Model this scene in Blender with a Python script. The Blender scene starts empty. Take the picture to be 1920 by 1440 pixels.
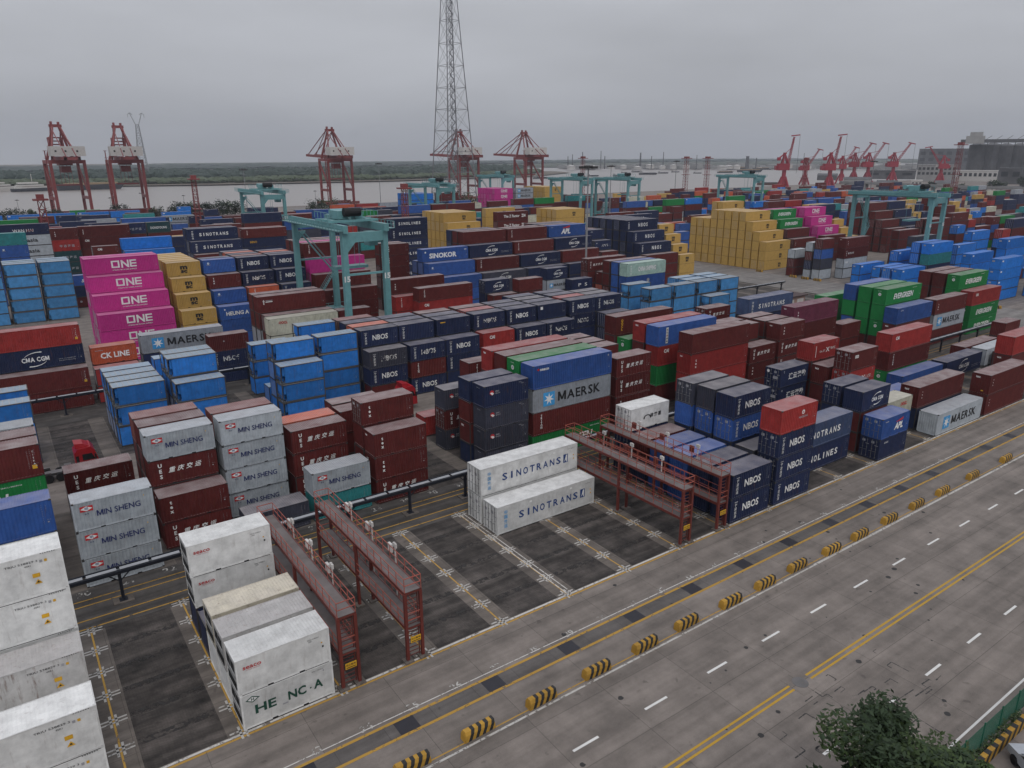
import bpy, bmesh, math, random
from mathutils import Vector, Matrix
from math import radians, sin, cos, pi
S = bpy.context.scene
COL = S.collection
# ------------------------------------------------------------------ camera
cam = bpy.data.cameras.new('camera'); cam.sensor_width = 36; cam.lens = 36 * 1374.77 / 1920
cam.clip_start = .5; cam.clip_end = 9000
co = bpy.data.objects.new('camera', cam); COL.objects.link(co); S.camera = co
CP = Vector((-34.8674, -52.4269, 34.8675)); yaw, pit, rol = .6120, .3029, -.0041
fw = Vector((sin(yaw) * cos(pit), cos(yaw) * cos(pit), -sin(pit))); rt = Vector((cos(yaw), -sin(yaw), 0)); up = rt.cross(fw)
r2 = rt * cos(rol) + up * sin(rol); u2 = -rt * sin(rol) + up * cos(rol)
co.matrix_world = Matrix(((r2.x, u2.x, -fw.x, CP.x), (r2.y, u2.y, -fw.y, CP.y), (r2.z, u2.z, -fw.z, CP.z), (0, 0, 0, 1)))
# ------------------------------------------------------------------ sky (overcast), sun, exposure
SUN_EL, SUN_AZ = radians(52), radians(200)
wd = bpy.data.worlds.new('World'); S.world = wd; wd.use_nodes = True
nt = wd.node_tree; N = nt.nodes; Lk = nt.links; N.clear()
def nd(t, **k):
    n = N.new(t)
    for a, b in k.items():
        if a in n.inputs: n.inputs[a].default_value = b
        else: setattr(n, a, b)
    return n
sky = nd('ShaderNodeTexSky', sky_type='NISHITA', sun_disc=False, sun_elevation=SUN_EL, sun_rotation=SUN_AZ, dust_density=5.0, air_density=1.5)
hs = nd('ShaderNodeHueSaturation', Saturation=.12, Value=1.0); Lk.new(sky.outputs[0], hs.inputs['Color'])
tc = nd('ShaderNodeTexCoord'); sx = nd('ShaderNodeSeparateXYZ'); Lk.new(tc.outputs['Generated'], sx.inputs[0])
cie = nd('ShaderNodeMapRange'); cie.inputs['From Min'].default_value = 0; cie.inputs['From Max'].default_value = 1; cie.inputs['To Min'].default_value = 4.2; cie.inputs['To Max'].default_value = 11.2
Lk.new(sx.outputs['Z'], cie.inputs['Value'])
mp = nd('ShaderNodeMapping'); mp.inputs['Scale'].default_value = (1.2, 1.2, 5); Lk.new(tc.outputs['Generated'], mp.inputs[0])
cn = nd('ShaderNodeTexNoise', Scale=1.6, Detail=5.0, Roughness=.5); Lk.new(mp.outputs[0], cn.inputs['Vector'])
cr = nd('ShaderNodeMapRange'); cr.inputs['From Min'].default_value = .3; cr.inputs['From Max'].default_value = .7; cr.inputs['To Min'].default_value = .86; cr.inputs['To Max'].default_value = 1.12
Lk.new(cn.outputs['Fac'], cr.inputs['Value'])
ml = nd('ShaderNodeMath', operation='MULTIPLY'); Lk.new(cie.outputs[0], ml.inputs[0]); Lk.new(cr.outputs[0], ml.inputs[1])
vm = nd('ShaderNodeVectorMath', operation='SCALE'); vm.inputs[0].default_value = (.94, .972, 1.055); Lk.new(ml.outputs[0], vm.inputs['Scale'])
mx = nd('ShaderNodeMixRGB'); mx.inputs[0].default_value = .12; Lk.new(vm.outputs[0], mx.inputs[1]); Lk.new(hs.outputs[0], mx.inputs[2])
bg = nd('ShaderNodeBackground', Strength=.1); Lk.new(mx.outputs[0], bg.inputs[0]); wo = nd('ShaderNodeOutputWorld'); Lk.new(bg.outputs[0], wo.inputs[0])
sl = bpy.data.lights.new('sun', 'SUN'); sl.energy = .7; sl.angle = radians(18); sl.color = (1, .95, .88)
so = bpy.data.objects.new('sun', sl); COL.objects.link(so); so.rotation_euler = (pi / 2 - SUN_EL, 0, pi - SUN_AZ)
S.view_settings.view_transform = 'Standard'; S.view_settings.look = 'None'; S.view_settings.exposure = 0; S.view_settings.gamma = 1
S.cycles.max_bounces = 5; S.cycles.volume_bounces = 0; S.cycles.use_denoising = True; S.cycles.volume_step_rate = 8
# ------------------------------------------------------------------ helpers
def tag(o, label=None, cat=None, group=None, kind=None):
    if label: o['label'] = label
    if cat: o['category'] = cat
    if group: o['group'] = group
    if kind: o['kind'] = kind
    return o
def empty(name, loc=(0, 0, 0), rz=0):
    o = bpy.data.objects.new(name, None); o.location = loc; o.rotation_euler = (0, 0, rz); COL.objects.link(o); o.empty_display_size = .5; return o
def link(name, me, parent=None, loc=(0, 0, 0)):
    o = bpy.data.objects.new(name, me); o.location = loc; COL.objects.link(o)
    if parent: o.parent = parent
    return o
def copy_tree(o, parent=None):
    c = o.copy(); COL.objects.link(c); c.parent = parent
    for ch in list(o.children): copy_tree(ch, c)
    return c
class MB:
    def __init__(s): s.v = []; s.f = []; s.m = []
    def quad(s, a, b, c, d, m=0):
        n = len(s.v); s.v += [tuple(a), tuple(b), tuple(c), tuple(d)]; s.f.append((n, n + 1, n + 2, n + 3)); s.m.append(m)
    def poly(s, pts, m=0):
        n = len(s.v); s.v += [tuple(p) for p in pts]; s.f.append(tuple(range(n, n + len(pts)))); s.m.append(m)
    def box(s, x0, x1, y0, y1, z0, z1, m=0):
        n = len(s.v); s.v += [(x0, y0, z0), (x1, y0, z0), (x1, y1, z0), (x0, y1, z0), (x0, y0, z1), (x1, y0, z1), (x1, y1, z1), (x0, y1, z1)]
        for f in ((3, 2, 1, 0), (4, 5, 6, 7), (0, 1, 5, 4), (1, 2, 6, 5), (2, 3, 7, 6), (3, 0, 4, 7)): s.f.append(tuple(n + i for i in f)); s.m.append(m)
    def hexa(s, b, t, m=0):
        n = len(s.v); s.v += [tuple(p) for p in b] + [tuple(p) for p in t]
        for f in ((3, 2, 1, 0), (4, 5, 6, 7), (0, 1, 5, 4), (1, 2, 6, 5), (2, 3, 7, 6), (3, 0, 4, 7)): s.f.append(tuple(n + i for i in f)); s.m.append(m)
    def bar(s, p, q, w, m=0, w2=None, n=4):
        p = Vector(p); q = Vector(q); d = (q - p).normalized(); a = Vector((0, 0, 1)) if abs(d.z) < .95 else Vector((1, 0, 0))
        u = d.cross(a).normalized(); v = d.cross(u); k = len(s.v); w2 = w if w2 is None else w2
        for c, ww in ((p, w), (q, w2)):
            for i in range(n):
                t = 2 * pi * (i + .5) / n; rr = ww * (.7071 if n == 4 else .5); s.v.append(tuple(c + u * (rr * cos(t)) + v * (rr * sin(t))))
        for i in range(n): j = (i + 1) % n; s.f.append((k + i, k + j, k + n + j, k + n + i)); s.m.append(m)
        s.f.append(tuple(k + i for i in range(n))[::-1]); s.m.append(m); s.f.append(tuple(k + n + i for i in range(n))); s.m.append(m)
    def grid(s, us, vs, fn, m=0):
        k = len(s.v); nv = len(vs)
        for a in us:
            for b in vs: s.v.append(tuple(fn(a, b)))
        for i in range(len(us) - 1):
            for j in range(nv - 1): s.f.append((k + i * nv + j, k + (i + 1) * nv + j, k + (i + 1) * nv + j + 1, k + i * nv + j + 1)); s.m.append(m)
    def add(s, vs, fs, m=0):
        k = len(s.v); s.v += vs; s.f += [tuple(k + i for i in f) for f in fs]; s.m += [m] * len(fs)
    def mesh(s, name, mats):
        me = bpy.data.meshes.new(name); me.from_pydata(s.v, [], s.f)
        for x in (mats if isinstance(mats, (list, tuple)) else [mats]): me.materials.append(x)
        if isinstance(mats, (list, tuple)) and len(mats) > 1: me.polygons.foreach_set('material_index', s.m)
        me.update(); return me
    def build(s, name, mats, parent=None, loc=(0, 0, 0)): return link(name, s.mesh(name, mats), parent, loc)
MATS = {}
def mat(key, col, rough=.6, metal=0, var=.15, scale=1.2, rust=0.0, dust=0.0, bump=0.0, spec=.35, rustcol=(.12, .05, .025), rnd=.12, dustcol=(.33, .31, .31)):
    if key in MATS: return MATS[key]
    m = bpy.data.materials.new(key); m.use_nodes = True; t = m.node_tree; n = t.nodes; l = t.links
    b = n['Principled BSDF']; b.inputs['Roughness'].default_value = rough; b.inputs['Metallic'].default_value = metal; b.inputs['Specular IOR Level'].default_value = spec
    tc = n.new('ShaderNodeTexCoord'); oi = n.new('ShaderNodeObjectInfo')
    of = n.new('ShaderNodeVectorMath'); of.operation = 'SCALE'; of.inputs[0].default_value = (37, 61, 23); l.new(oi.outputs['Random'], of.inputs['Scale'])
    ad = n.new('ShaderNodeVectorMath'); l.new(tc.outputs['Object'], ad.inputs[0]); l.new(of.outputs[0], ad.inputs[1])
    no = n.new('ShaderNodeTexNoise'); no.inputs['Scale'].default_value = scale; no.inputs['Detail'].default_value = 6; no.inputs['Roughness'].default_value = .65; l.new(ad.outputs[0], no.inputs['Vector'])
    mr = n.new('ShaderNodeMapRange'); mr.inputs['From Min'].default_value = .25; mr.inputs['From Max'].default_value = .75; mr.inputs['To Min'].default_value = 1 - var; mr.inputs['To Max'].default_value = 1 + var; l.new(no.outputs['Fac'], mr.inputs['Value'])
    mr2 = n.new('ShaderNodeMapRange'); mr2.inputs['To Min'].default_value = 1 - rnd; mr2.inputs['To Max'].default_value = 1 + rnd; l.new(oi.outputs['Random'], mr2.inputs['Value'])
    mm = n.new('ShaderNodeMath'); mm.operation = 'MULTIPLY'; l.new(mr.outputs[0], mm.inputs[0]); l.new(mr2.outputs[0], mm.inputs[1])
    vs = n.new('ShaderNodeVectorMath'); vs.operation = 'SCALE'; vs.inputs[0].default_value = col[:3]; l.new(mm.outputs[0], vs.inputs['Scale'])
    out = vs.outputs[0]
    if rust > 0:
        mp = n.new('ShaderNodeMapping'); mp.inputs['Scale'].default_value = (2.6, 2.6, .35); l.new(ad.outputs[0], mp.inputs[0])
        n2 = n.new('ShaderNodeTexNoise'); n2.inputs['Scale'].default_value = 1.5; n2.inputs['Detail'].default_value = 8; n2.inputs['Roughness'].default_value = .7; l.new(mp.outputs[0], n2.inputs['Vector'])
        r = n.new('ShaderNodeMapRange'); r.inputs['From Min'].default_value = .56; r.inputs['From Max'].default_value = .72; r.inputs['To Max'].default_value = rust; l.new(n2.outputs['Fac'], r.inputs['Value'])
        x = n.new('ShaderNodeMixRGB'); x.inputs[2].default_value = (*rustcol, 1); l.new(r.outputs[0], x.inputs[0]); l.new(out, x.inputs[1]); out = x.outputs[0]
    if dust > 0:
        ge = n.new('ShaderNodeNewGeometry'); sp = n.new('ShaderNodeSeparateXYZ'); l.new(ge.outputs['True Normal'], sp.inputs[0])
        r = n.new('ShaderNodeMapRange'); r.inputs['From Min'].default_value = .75; r.inputs['From Max'].default_value = .95; r.inputs['To Max'].default_value = dust; l.new(sp.outputs['Z'], r.inputs['Value'])
        n3 = n.new('ShaderNodeTexNoise'); n3.inputs['Scale'].default_value = .7; n3.inputs['Detail'].default_value = 5; l.new(ad.outputs[0], n3.inputs['Vector'])
        r3 = n.new('ShaderNodeMapRange'); r3.inputs['From Min'].default_value = .3; r3.inputs['From Max'].default_value = .7; r3.inputs['To Min'].default_value = .55; r3.inputs['To Max'].default_value = 1.3; l.new(n3.outputs['Fac'], r3.inputs['Value'])
        q = n.new('ShaderNodeMath'); q.operation = 'MULTIPLY'; l.new(r.outputs[0], q.inputs[0]); l.new(r3.outputs[0], q.inputs[1])
        x = n.new('ShaderNodeMixRGB'); x.inputs[2].default_value = (*dustcol, 1); l.new(q.outputs[0], x.inputs[0]); l.new(out, x.inputs[1]); out = x.outputs[0]
    l.new(out, b.inputs['Base Color'])
    if bump > 0:
        bp = n.new('ShaderNodeBump'); bp.inputs['Strength'].default_value = bump; bp.inputs['Distance'].default_value = .05; l.new(no.outputs['Fac'], bp.inputs['Height']); l.new(bp.outputs[0], b.inputs['Normal'])
    MATS[key] = m; return m
def worn(key, col, amt=.5):
    if key in MATS: return MATS[key]
    m = mat(key, col, .7, var=.1); t = m.node_tree; n = t.nodes; l = t.links
    tc = n.new('ShaderNodeTexCoord'); no = n.new('ShaderNodeTexNoise'); no.inputs['Scale'].default_value = 2.2; no.inputs['Detail'].default_value = 9; no.inputs['Roughness'].default_value = .75
    oi = n.new('ShaderNodeObjectInfo'); of = n.new('ShaderNodeVectorMath'); of.operation = 'SCALE'; of.inputs[0].default_value = (31, 11, 17); l.new(oi.outputs['Random'], of.inputs['Scale'])
    ad = n.new('ShaderNodeVectorMath'); l.new(tc.outputs['Object'], ad.inputs[0]); l.new(of.outputs[0], ad.inputs[1]); l.new(ad.outputs[0], no.inputs['Vector'])
    r = n.new('ShaderNodeMapRange'); r.inputs['From Min'].default_value = amt - .03; r.inputs['From Max'].default_value = amt + .03; l.new(no.outputs['Fac'], r.inputs['Value'])
    tr = n.new('ShaderNodeBsdfTransparent'); ms = n.new('ShaderNodeMixShader'); l.new(r.outputs[0], ms.inputs[0]); l.new(n['Principled BSDF'].outputs[0], ms.inputs[1]); l.new(tr.outputs[0], ms.inputs[2])
    l.new(ms.outputs[0], n['Material Output'].inputs['Surface']); return m

# ------------------------------------------------------------------ container paints
PAINT = {'W': ((.60, .60, .59), 'white'), 'V': ((.33, .36, .39), 'pale grey'), 'U': ((.50, .455, .36), 'stained cream'), 'X': ((.43, .42, .41), 'dirty white'), 'N': ((.014, .022, .06), 'navy'), 'B': ((.028, .08, .27), 'blue'), 'A': ((.015, .14, .47), 'azure'), 'S': ((.05, .075, .15), 'slate blue'), 'q': ((.13, .028, .055), 'plum'),
         'K': ((.025, .165, .5), 'bright blue'), 'k': ((.06, .22, .45), 'light blue'), 'M': ((.088, .016, .015), 'maroon'), 'R': ((.25, .026, .024), 'red'), 'O': ((.42, .085, .04), 'orange'), 'P': ((.17, .06, .055), 'faded red'),
         'p': ((.42, .03, .2), 'magenta'), 'G': ((.012, .16, .04), 'green'), 'Y': ((.42, .265, .075), 'mustard yellow'), 'T': ((.03, .2, .21), 'teal'), 'g': ((.27, .29, .32), 'grey'), 'C': ((.42, .41, .33), 'beige'),
         'D': ((.04, .042, .06), 'dark grey'), 'L': ((.3, .42, .37), 'pale green'), 'E': ((.012, .04, .045), 'dark teal')}
def paint(c):
    clean = c in 'pYG'
    return mat('paint_' + PAINT[c][1].replace(' ', '_'), PAINT[c][0], .6, spec=.2, var=.12 if clean else .26, scale=1.1, rust=(.8 if c in 'UX' else .3 if c in 'WV' else .45) if not clean else .06, dust={'N': .36, 'B': .36, 'S': .36, 'D': .42, 'M': .48, 'R': .4, 'W': .12, 'U': .3, 'p': .3, 'K': .3, 'G': .36, 'A': .2}.get(c, .32), rnd=.2, dustcol=(.42, .385, .385))
STEEL = mat('dark_steel', (.035, .034, .034), .6, rust=.5, dust=.3)
BLACK = mat('black_parts_and_gap_shade', (.008, .008, .009), .7)
WHITE = mat('letter_white', (.68, .68, .67), .6, var=.12, rnd=.05); WW = worn('letter_worn_white', (.6, .6, .58), .52)
LBLUE = mat('letter_blue', (.012, .045, .17), .6, rnd=.05); LBLACK = mat('letter_black', (.012, .012, .014), .6); LRED = mat('letter_red', (.42, .02, .025), .6); LYEL = mat('letter_yellow', (.6, .33, .02), .6)
LSKY = mat('letter_sky', (.045, .27, .55), .6); LGRN = mat('letter_green', (.01, .06, .04), .6); LDIM = mat('letter_dim', (.3, .3, .32), .7); LNAVY = mat('letter_navy', (.012, .02, .1), .6)
LM = [WHITE, WW, LBLUE, LBLACK, LRED, LYEL, LSKY, LGRN, LDIM, LNAVY]; LI = dict(w=0, W=1, b=2, k=3, r=4, y=5, s=6, g=7, d=8, n=9)
HH = {'s': 2.591, 'h': 2.896}; LL = {20: 6.058, 40: 12.192}; CW = 2.438
def corr(mb, a0, a1, z0, z1, fn, pitch=.278, d0=.012, d1=.05, m=0):
    n = max(1, round((a1 - a0) / pitch)); p = (a1 - a0) / n; us = []; ds = []
    for i in range(n):
        for q, d in ((0, d0), (.26, d0), (.5, d1), (.76, d1)): us.append(a0 + (i + q) * p); ds.append(d)
    us.append(a1); ds.append(d0)
    k = len(mb.v)
    for u, d in zip(us, ds): mb.v += [tuple(fn(u, d, z0)), tuple(fn(u, d, z1))]
    for i in range(len(us) - 1): mb.f.append((k + 2 * i, k + 2 * i + 2, k + 2 * i + 3, k + 2 * i + 1)); mb.m.append(m)
CM = {}
def cmesh(L, h, c, door):
    """meshes of one dry box container: body walls, roof, frame, doors"""
    key = (L, h, c, door)
    if key in CM: return CM[key]
    l, H = LL[L], HH[h]; P = paint(c); b = MB()
    if c in 'WUX' and (L, h) != (20, 'x'):
        kw = dict(pitch=.6, d0=.012, d1=.018)
    else: kw = {}
    corr(b, .1, l - .1, .16, H - .06, lambda u, d, z: (u, d, z), **kw); corr(b, .1, l - .1, .16, H - .06, lambda u, d, z: (u, CW - d, z), **kw)
    if not door: corr(b, .1, CW - .1, .16, H - .1, lambda u, d, z: (d + .01, u, z), **kw)
    corr(b, .1, CW - .1, .16, H - .1, lambda u, d, z: (l - d - .01, u, z), **kw)
    r = MB(); n = int((l - .3) / .21); p = (l - .3) / n; us = []; zs = []
    for i in range(n):
        for q, dz in ((0, 0), (.3, 0), (.5, -.018), (.8, -.018)): us.append(.15 + (i + q) * p); zs.append(dz)
    us.append(l - .15); zs.append(0); k = len(r.v)
    for u, dz in zip(us, zs): r.v += [(u, .05, H - .012 + dz), (u, CW - .05, H - .012 + dz)]
    for i in range(len(us) - 1): r.f.append((k + 2 * i, k + 2 * i + 2, k + 2 * i + 3, k + 2 * i + 1)); r.m.append(0)
    r.box(.06, .15, .05, CW - .05, H - .05, H - .008); r.box(l - .15, l - .06, .05, CW - .05, H - .05, H - .008)
    f = MB()
    for x0, x1 in ((0, .1), (l - .1, l)):
        for y0, y1 in ((0, .1), (CW - .1, CW)):
            f.box(x0, x1, y0, y1, .118, H - .118)
            xa, xb = (x0 - .004, x0 + .174) if x0 == 0 else (x1 - .174, x1 + .004); ya, yb = (y0 - .004, y0 + .158) if y0 == 0 else (y1 - .158, y1 + .004)
            f.box(xa, xb, ya, yb, 0, .118, 1); f.box(xa, xb, ya, yb, H - .118, H, 1)
    for y0 in (0, CW - .06): f.box(.174, l - .174, y0, y0 + .06, H - .07, H - .003); f.box(.174, l - .174, y0, y0 + .06, .012, .165)
    for x0 in (.002, l - .062): f.box(x0, x0 + .06, .158, CW - .158, H - .115, H - .004); f.box(x0, x0 + .06, .158, CW - .158, .01, .165)
    f.box(.2, l - .2, -.003, .02, .0, .04, 2); f.box(-.003, .02, .18, CW - .18, 0, .04, 2)  # black strips paint in the shaded gap under each stacked box
    for cx in ((l / 2 - 1.03, l / 2 + 1.03) if L == 20 else ()): f.box(cx - .18, cx + .18, -.004, .05, .03, .13, 2)
    f.box(.2, l - .2, .1, CW - .1, .1, .14, 2)
    ds = []
    if door:
        for s in (0, 1):
            d = MB(); y0 = .11 + s * 1.11; y1 = y0 + 1.1; d.box(.03, .07, y0, y1, .17, H - .12)
            for zz in (.35, .95, 1.55, 2.1): d.box(.02, .03, y0 + .12, y1 - .12, zz, zz + .38)
            for yb in (y0 + .3, y0 + .8): d.bar((-.012, yb, .14), (-.012, yb, H - .1), .035, 1)
            for yb in (y0 + .3, y0 + .8):
                d.bar((-.016, yb - .02, 1.05), (-.016, yb + .34, 1.0), .035, 1)
                for zz in (.3, 1.3, 2.25): d.box(-.02, .02, yb - .06, yb + .06, zz, zz + .07, 1)
            d.box(.012, .019, y0 + .58, y0 + .95, 2.0, 2.28, 2); d.box(.012, .019, y0 + .1, y0 + .5, 1.75, 1.83, 2)
            ds.append(d.mesh('door', [P, mat('galvanised', (.2, .2, .2), .45, .5), LDIM]))
    CM[key] = (b.mesh('body', P), r.mesh('roof', P), f.mesh('frame', [P, STEEL if c not in 'WUXpYG' else P, BLACK]), ds); return CM[key]
def bulkmesh(c):
    """blue bulk container: ribbed tank box in an open dark frame, roof of ribbed panels"""
    if c in CM: return CM[c]
    l, H = 6.058, 2.591; P = paint(c); FR = mat('bulk_frame', (.06, .06, .06), .6, rust=.6, rustcol=(.16, .09, .05), dust=.3); RF = mat('bulk_roof', (.22, .31, .4), .55, var=.25, rust=.4, rustcol=(.3, .3, .3), dust=.25); RR = mat('bulk_roof_rib', (.34, .36, .38), .6, dust=.2)
    b = MB(); x0, x1 = .55, l - .12
    for y, s in ((.07, 1), (CW - .07, -1)):
        b.quad((x0, y, .28), (x1, y, .28), (x1, y, H - .14), (x0, y, H - .14))
        for i in range(14):
            xx = x0 + .08 + i * (x1 - x0 - .16) / 13; ya, yb = (y - .06, y) if s > 0 else (y, y + .06); b.box(xx - .035, xx + .035, ya, yb, .28, H - .15)
    b.quad((x1, .07, .28), (x1, CW - .07, .28), (x1, CW - .07, H - .14), (x1, .07, H - .14)); b.box(x0, x1, .1, CW - .1, .2, .28)
    hp = MB(); ring = []
    for z, k, xx in ((H - .16, .95, x0), (H - .2, .95, .16), (1.35, .9, .1), (.75, .5, .22), (.5, .3, .4)): ring.append([(xx, CW / 2 + k * sx, z) for sx in (-1, -.5, 0, .5, 1)])
    pts = [[(x - .12 * (1 - abs(i - 2) / 2), y, z) for i, (x, y, z) in enumerate(r)] for r in ring[1:]]
    hp.grid(range(4), range(5), lambda a, q: pts[a][q]); hp.box(.3, x0, .2, CW - .2, 1.2, H - .2); hp.box(.2, x0, .75, CW - .75, .35, 1.2)
    r = MB(); r.box(.1, l - .1, .06, CW - .06, H - .1, H - .03)
    for i in range(10):
        xx = .14 + i * (l - .28) / 9; r.box(xx - .045, xx + .045, .05, CW - .05, H - .029, H + .012, 1)
    for y0 in (.05, CW - .13): r.box(.1, l - .1, y0, y0 + .08, H - .028, H + .006, 1)
    f = MB()
    for xx in (0, l - .1):
        for y0 in (0, CW - .1): f.box(xx, xx + .1, y0, y0 + .1, .118, H - .118); f.box(xx - .004, xx + .12, y0 - .004, y0 + .12, 0, .118); f.box(xx - .004, xx + .12, y0 - .004, y0 + .12, H - .118, H)
    for y0 in (0.01, CW - .09): f.box(.12, l - .12, y0, y0 + .08, H - .12, H - .035); f.box(.12, l - .12, y0, y0 + .08, .02, .2)
    for xx in (.01, l - .08): f.box(xx, xx + .07, .12, CW - .12, H - .12, H - .04); f.box(xx, xx + .07, .12, CW - .12, .02, .12); f.box(xx, xx + .07, .12, CW - .12, .85, .93)
    f.bar((.05, .1, .9), (.05, CW / 2, .1), .06); f.bar((.05, CW - .1, .9), (.05, CW / 2, .1), .06)
    CM[c] = (b.mesh('body', P), r.mesh('roof', [RF, RR]), f.mesh('frame', FR), hp.mesh('hopper', P)); return CM[c]
# ------------------------------------------------------------------ lettering
_tc = bpy.data.curves.new('lettering', 'FONT'); _tc.resolution_u = 2; _to = bpy.data.objects.new('lettering', _tc); TXT = {}
def text_mesh(s, bold):
    if 'M' in s and (s, bold) not in TXT:
        v = []; f = []; x = 0; t = .125 + bold * 1.6
        for c in s:
            if c == ' ': x += .28; continue
            if c == 'M':
                W = .74; k = len(v)
                for poly in (((0, 0), (t, 0), (t, .7), (0, .7)), ((W - t, 0), (W, 0), (W, .7), (W - t, .7)), ((t * .2, .7), (t * 1.15, .7), (W / 2 + t * .45, .06), (W / 2 - t * .45, .06)), ((W - t * .2, .7), (W - t * 1.15, .7), (W / 2 - t * .45, .06), (W / 2 + t * .45, .06))):
                    k = len(v); v += list(poly); f.append((k, k + 1, k + 2, k + 3))
                x0 = x; v[-16:] = [(a + x0, b) for a, b in v[-16:]]; x += W + .09
            else:
                cv, cf, cw = text_mesh(c, bold); k = len(v); v += [(a + x, b) for a, b in cv]; f += [tuple(k + i for i in q) for q in cf]; x += cw + .085
        TXT[(s, bold)] = (v, f, x - .085)
    if (s, bold) not in TXT:
        _tc.body = s; _tc.offset = bold; _tc.align_x = 'LEFT'; me = bpy.data.meshes.new_from_object(_to)
        v = [tuple(p.co) for p in me.vertices]; f = [tuple(p.vertices) for p in me.polygons]; bpy.data.meshes.remove(me)
        xs = [p[0] for p in v] or [0]; TXT[(s, bold)] = ([(p[0] - min(xs), p[1]) for p in v], f, max(xs) - min(xs))
    return TXT[(s, bold)]
class Sign:
    """lettering for a container: side face (y=0) and left end face (x=0)"""
    def __init__(s): s.b = MB(); s.y = -.012
    def T(s, txt, x, z, cap, m='w', w=None, bold=.012, sh=0, end=False, al='c'):
        v, f, tw = text_mesh(txt, bold); k = cap / .70; kx = k if not w or not tw else w / tw; W = tw * kx
        x0 = x - W / 2 if al == 'c' else x
        P = [(x0 + a * kx + sh * c * k, z - cap / 2 + c * k) for a, c in v]
        s.b.add([((-.03, a, c) if end else (a, s.y, c)) if not end else (-.035, CW - a, c) for a, c in P], f, LI[m])
    def V(s, txt, x, z0, z1, cap, m='w', bold=.01, sh=0, w=None):
        n = len(txt)
        for i, c in enumerate(txt): s.T(c, x + sh * (i / max(1, n - 1) - .5) * -1, z0 + (z1 - z0) * i / max(1, n - 1), cap, m, bold=bold, sh=.25 if sh else 0, w=w)
    def R(s, x0, x1, z0, z1, m='w', end=False):
        s.b.quad(*[((-.033, CW - a, c) if end else (a, s.y + .002, c)) for a, c in ((x0, z0), (x1, z0), (x1, z1), (x0, z1))], LI[m])
    def Pg(s, pts, m='w', dy=0, end=False): s.b.poly([((-.034, CW - a, c) if end else (a, s.y - dy, c)) for a, c in pts], LI[m])
    def disc(s, x, z, r, m='w', n=14, dy=0, end=False): s.Pg([(x + r * cos(2 * pi * i / n), z + r * sin(2 * pi * i / n)) for i in range(n)], m, dy, end)
    def arc(s, x, z, r, a0, a1, w0, w1, m='w', n=8):
        P = []; Q = []
        for i in range(n + 1):
            t = i / n; a = radians(a0 + (a1 - a0) * t); w = w0 + (w1 - w0) * t; P.append((x + r * cos(a) * 1.6, z + r * sin(a))); Q.append((x + (r - w) * cos(a) * 1.6, z + (r - w) * sin(a)))
        for i in range(n): s.Pg([P[i], P[i + 1], Q[i + 1], Q[i]], m)
    def star(s, x, z, r, m='w'): s.Pg([(x + (r if i % 2 == 0 else r * .38) * sin(pi * i / 7), z + (r if i % 2 == 0 else r * .38) * cos(pi * i / 7)) for i in range(14)], m, .003)
    def codes(s, l, H, m='d'):
        s.V('TCKU3042187', l - .75, H - .4, .9, .075, m, bold=0); s.V('22G1', l - .45, H - .45, H - .85, .075, m, bold=0); s.T('MAX GR', l - .38, 1.2, .05, m, bold=0); s.R(l - .5, l - .38, .95, 1.05, m)
SG = {}
DESC = {'nbos': 'white block letters', 'nbosw': 'half-worn white letters', 'nbosl': 'spaced white letters', 'ms': 'diamond emblem', 'ues': 'slanted white characters', 'texv': 'small stacked letters', 'tex': 'white end lettering', 'texend': 'white end lettering',
        'maersk': 'blue star square', 'seaco': 'small red lettering', 'seaco2': 'small red lettering', 'seacoW': 'small white lettering', 'henga': 'dark green letters', 'sinotransW': 'dark blue letters', 'sinotrans': 'white lettering', 'nolines': 'white lettering', 'cma': 'white arc logo', 'one': 'big white letters',
        'msc': 'black stacked letters', 'ever': 'slanted white letters', 'everend': 'round end emblem', 'cai': 'small white letters', 'triton': 'stacked white letters', 'tritonv': 'stacked white letters', 'oocl': 'red letters', 'ooclv': 'stacked yellow letters', 'ck': 'white lettering', 'heunga': 'white lettering', 'cosco2': 'small round emblem', 'cosco': 'small pink emblem',
        'apl': 'white eagle letters', 'char2': 'white characters', 'char': 'dark characters', 'char3': 'faint characters', 'china': 'white lettering', 'sinolines': 'white lettering', 'sinokor': 'white lettering', 'wanhai': 'outlined letters', 'erasia': 'black lettering', 'sitc': 'white letters', 'aig': 'faint letters', 'ps': 'broken letters',
        'mino': 'yellow letters', 'isra': 'yellow warning sticker', 'emblem': 'white ship emblem', 'emb': 'round white emblem', 'emb2': 'small white emblem', 'sticker': 'white sticker', 'hanjin': 'white vertical strip', 'lb': 'white corner label', 'sm': 'small white label', 'logo': 'white side logo', 'o': 'small white mark', 'label': 'white square label', 'orange': 'orange sticker', 'side': 'worn-off lettering', 'xpress': 'faded white logo', 'factor': 'white lettering', 'dong': 'white lettering', 'rf': 'orange warning stickers', 'rf20': '', 'fo': 'faint blue letters'}
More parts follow.
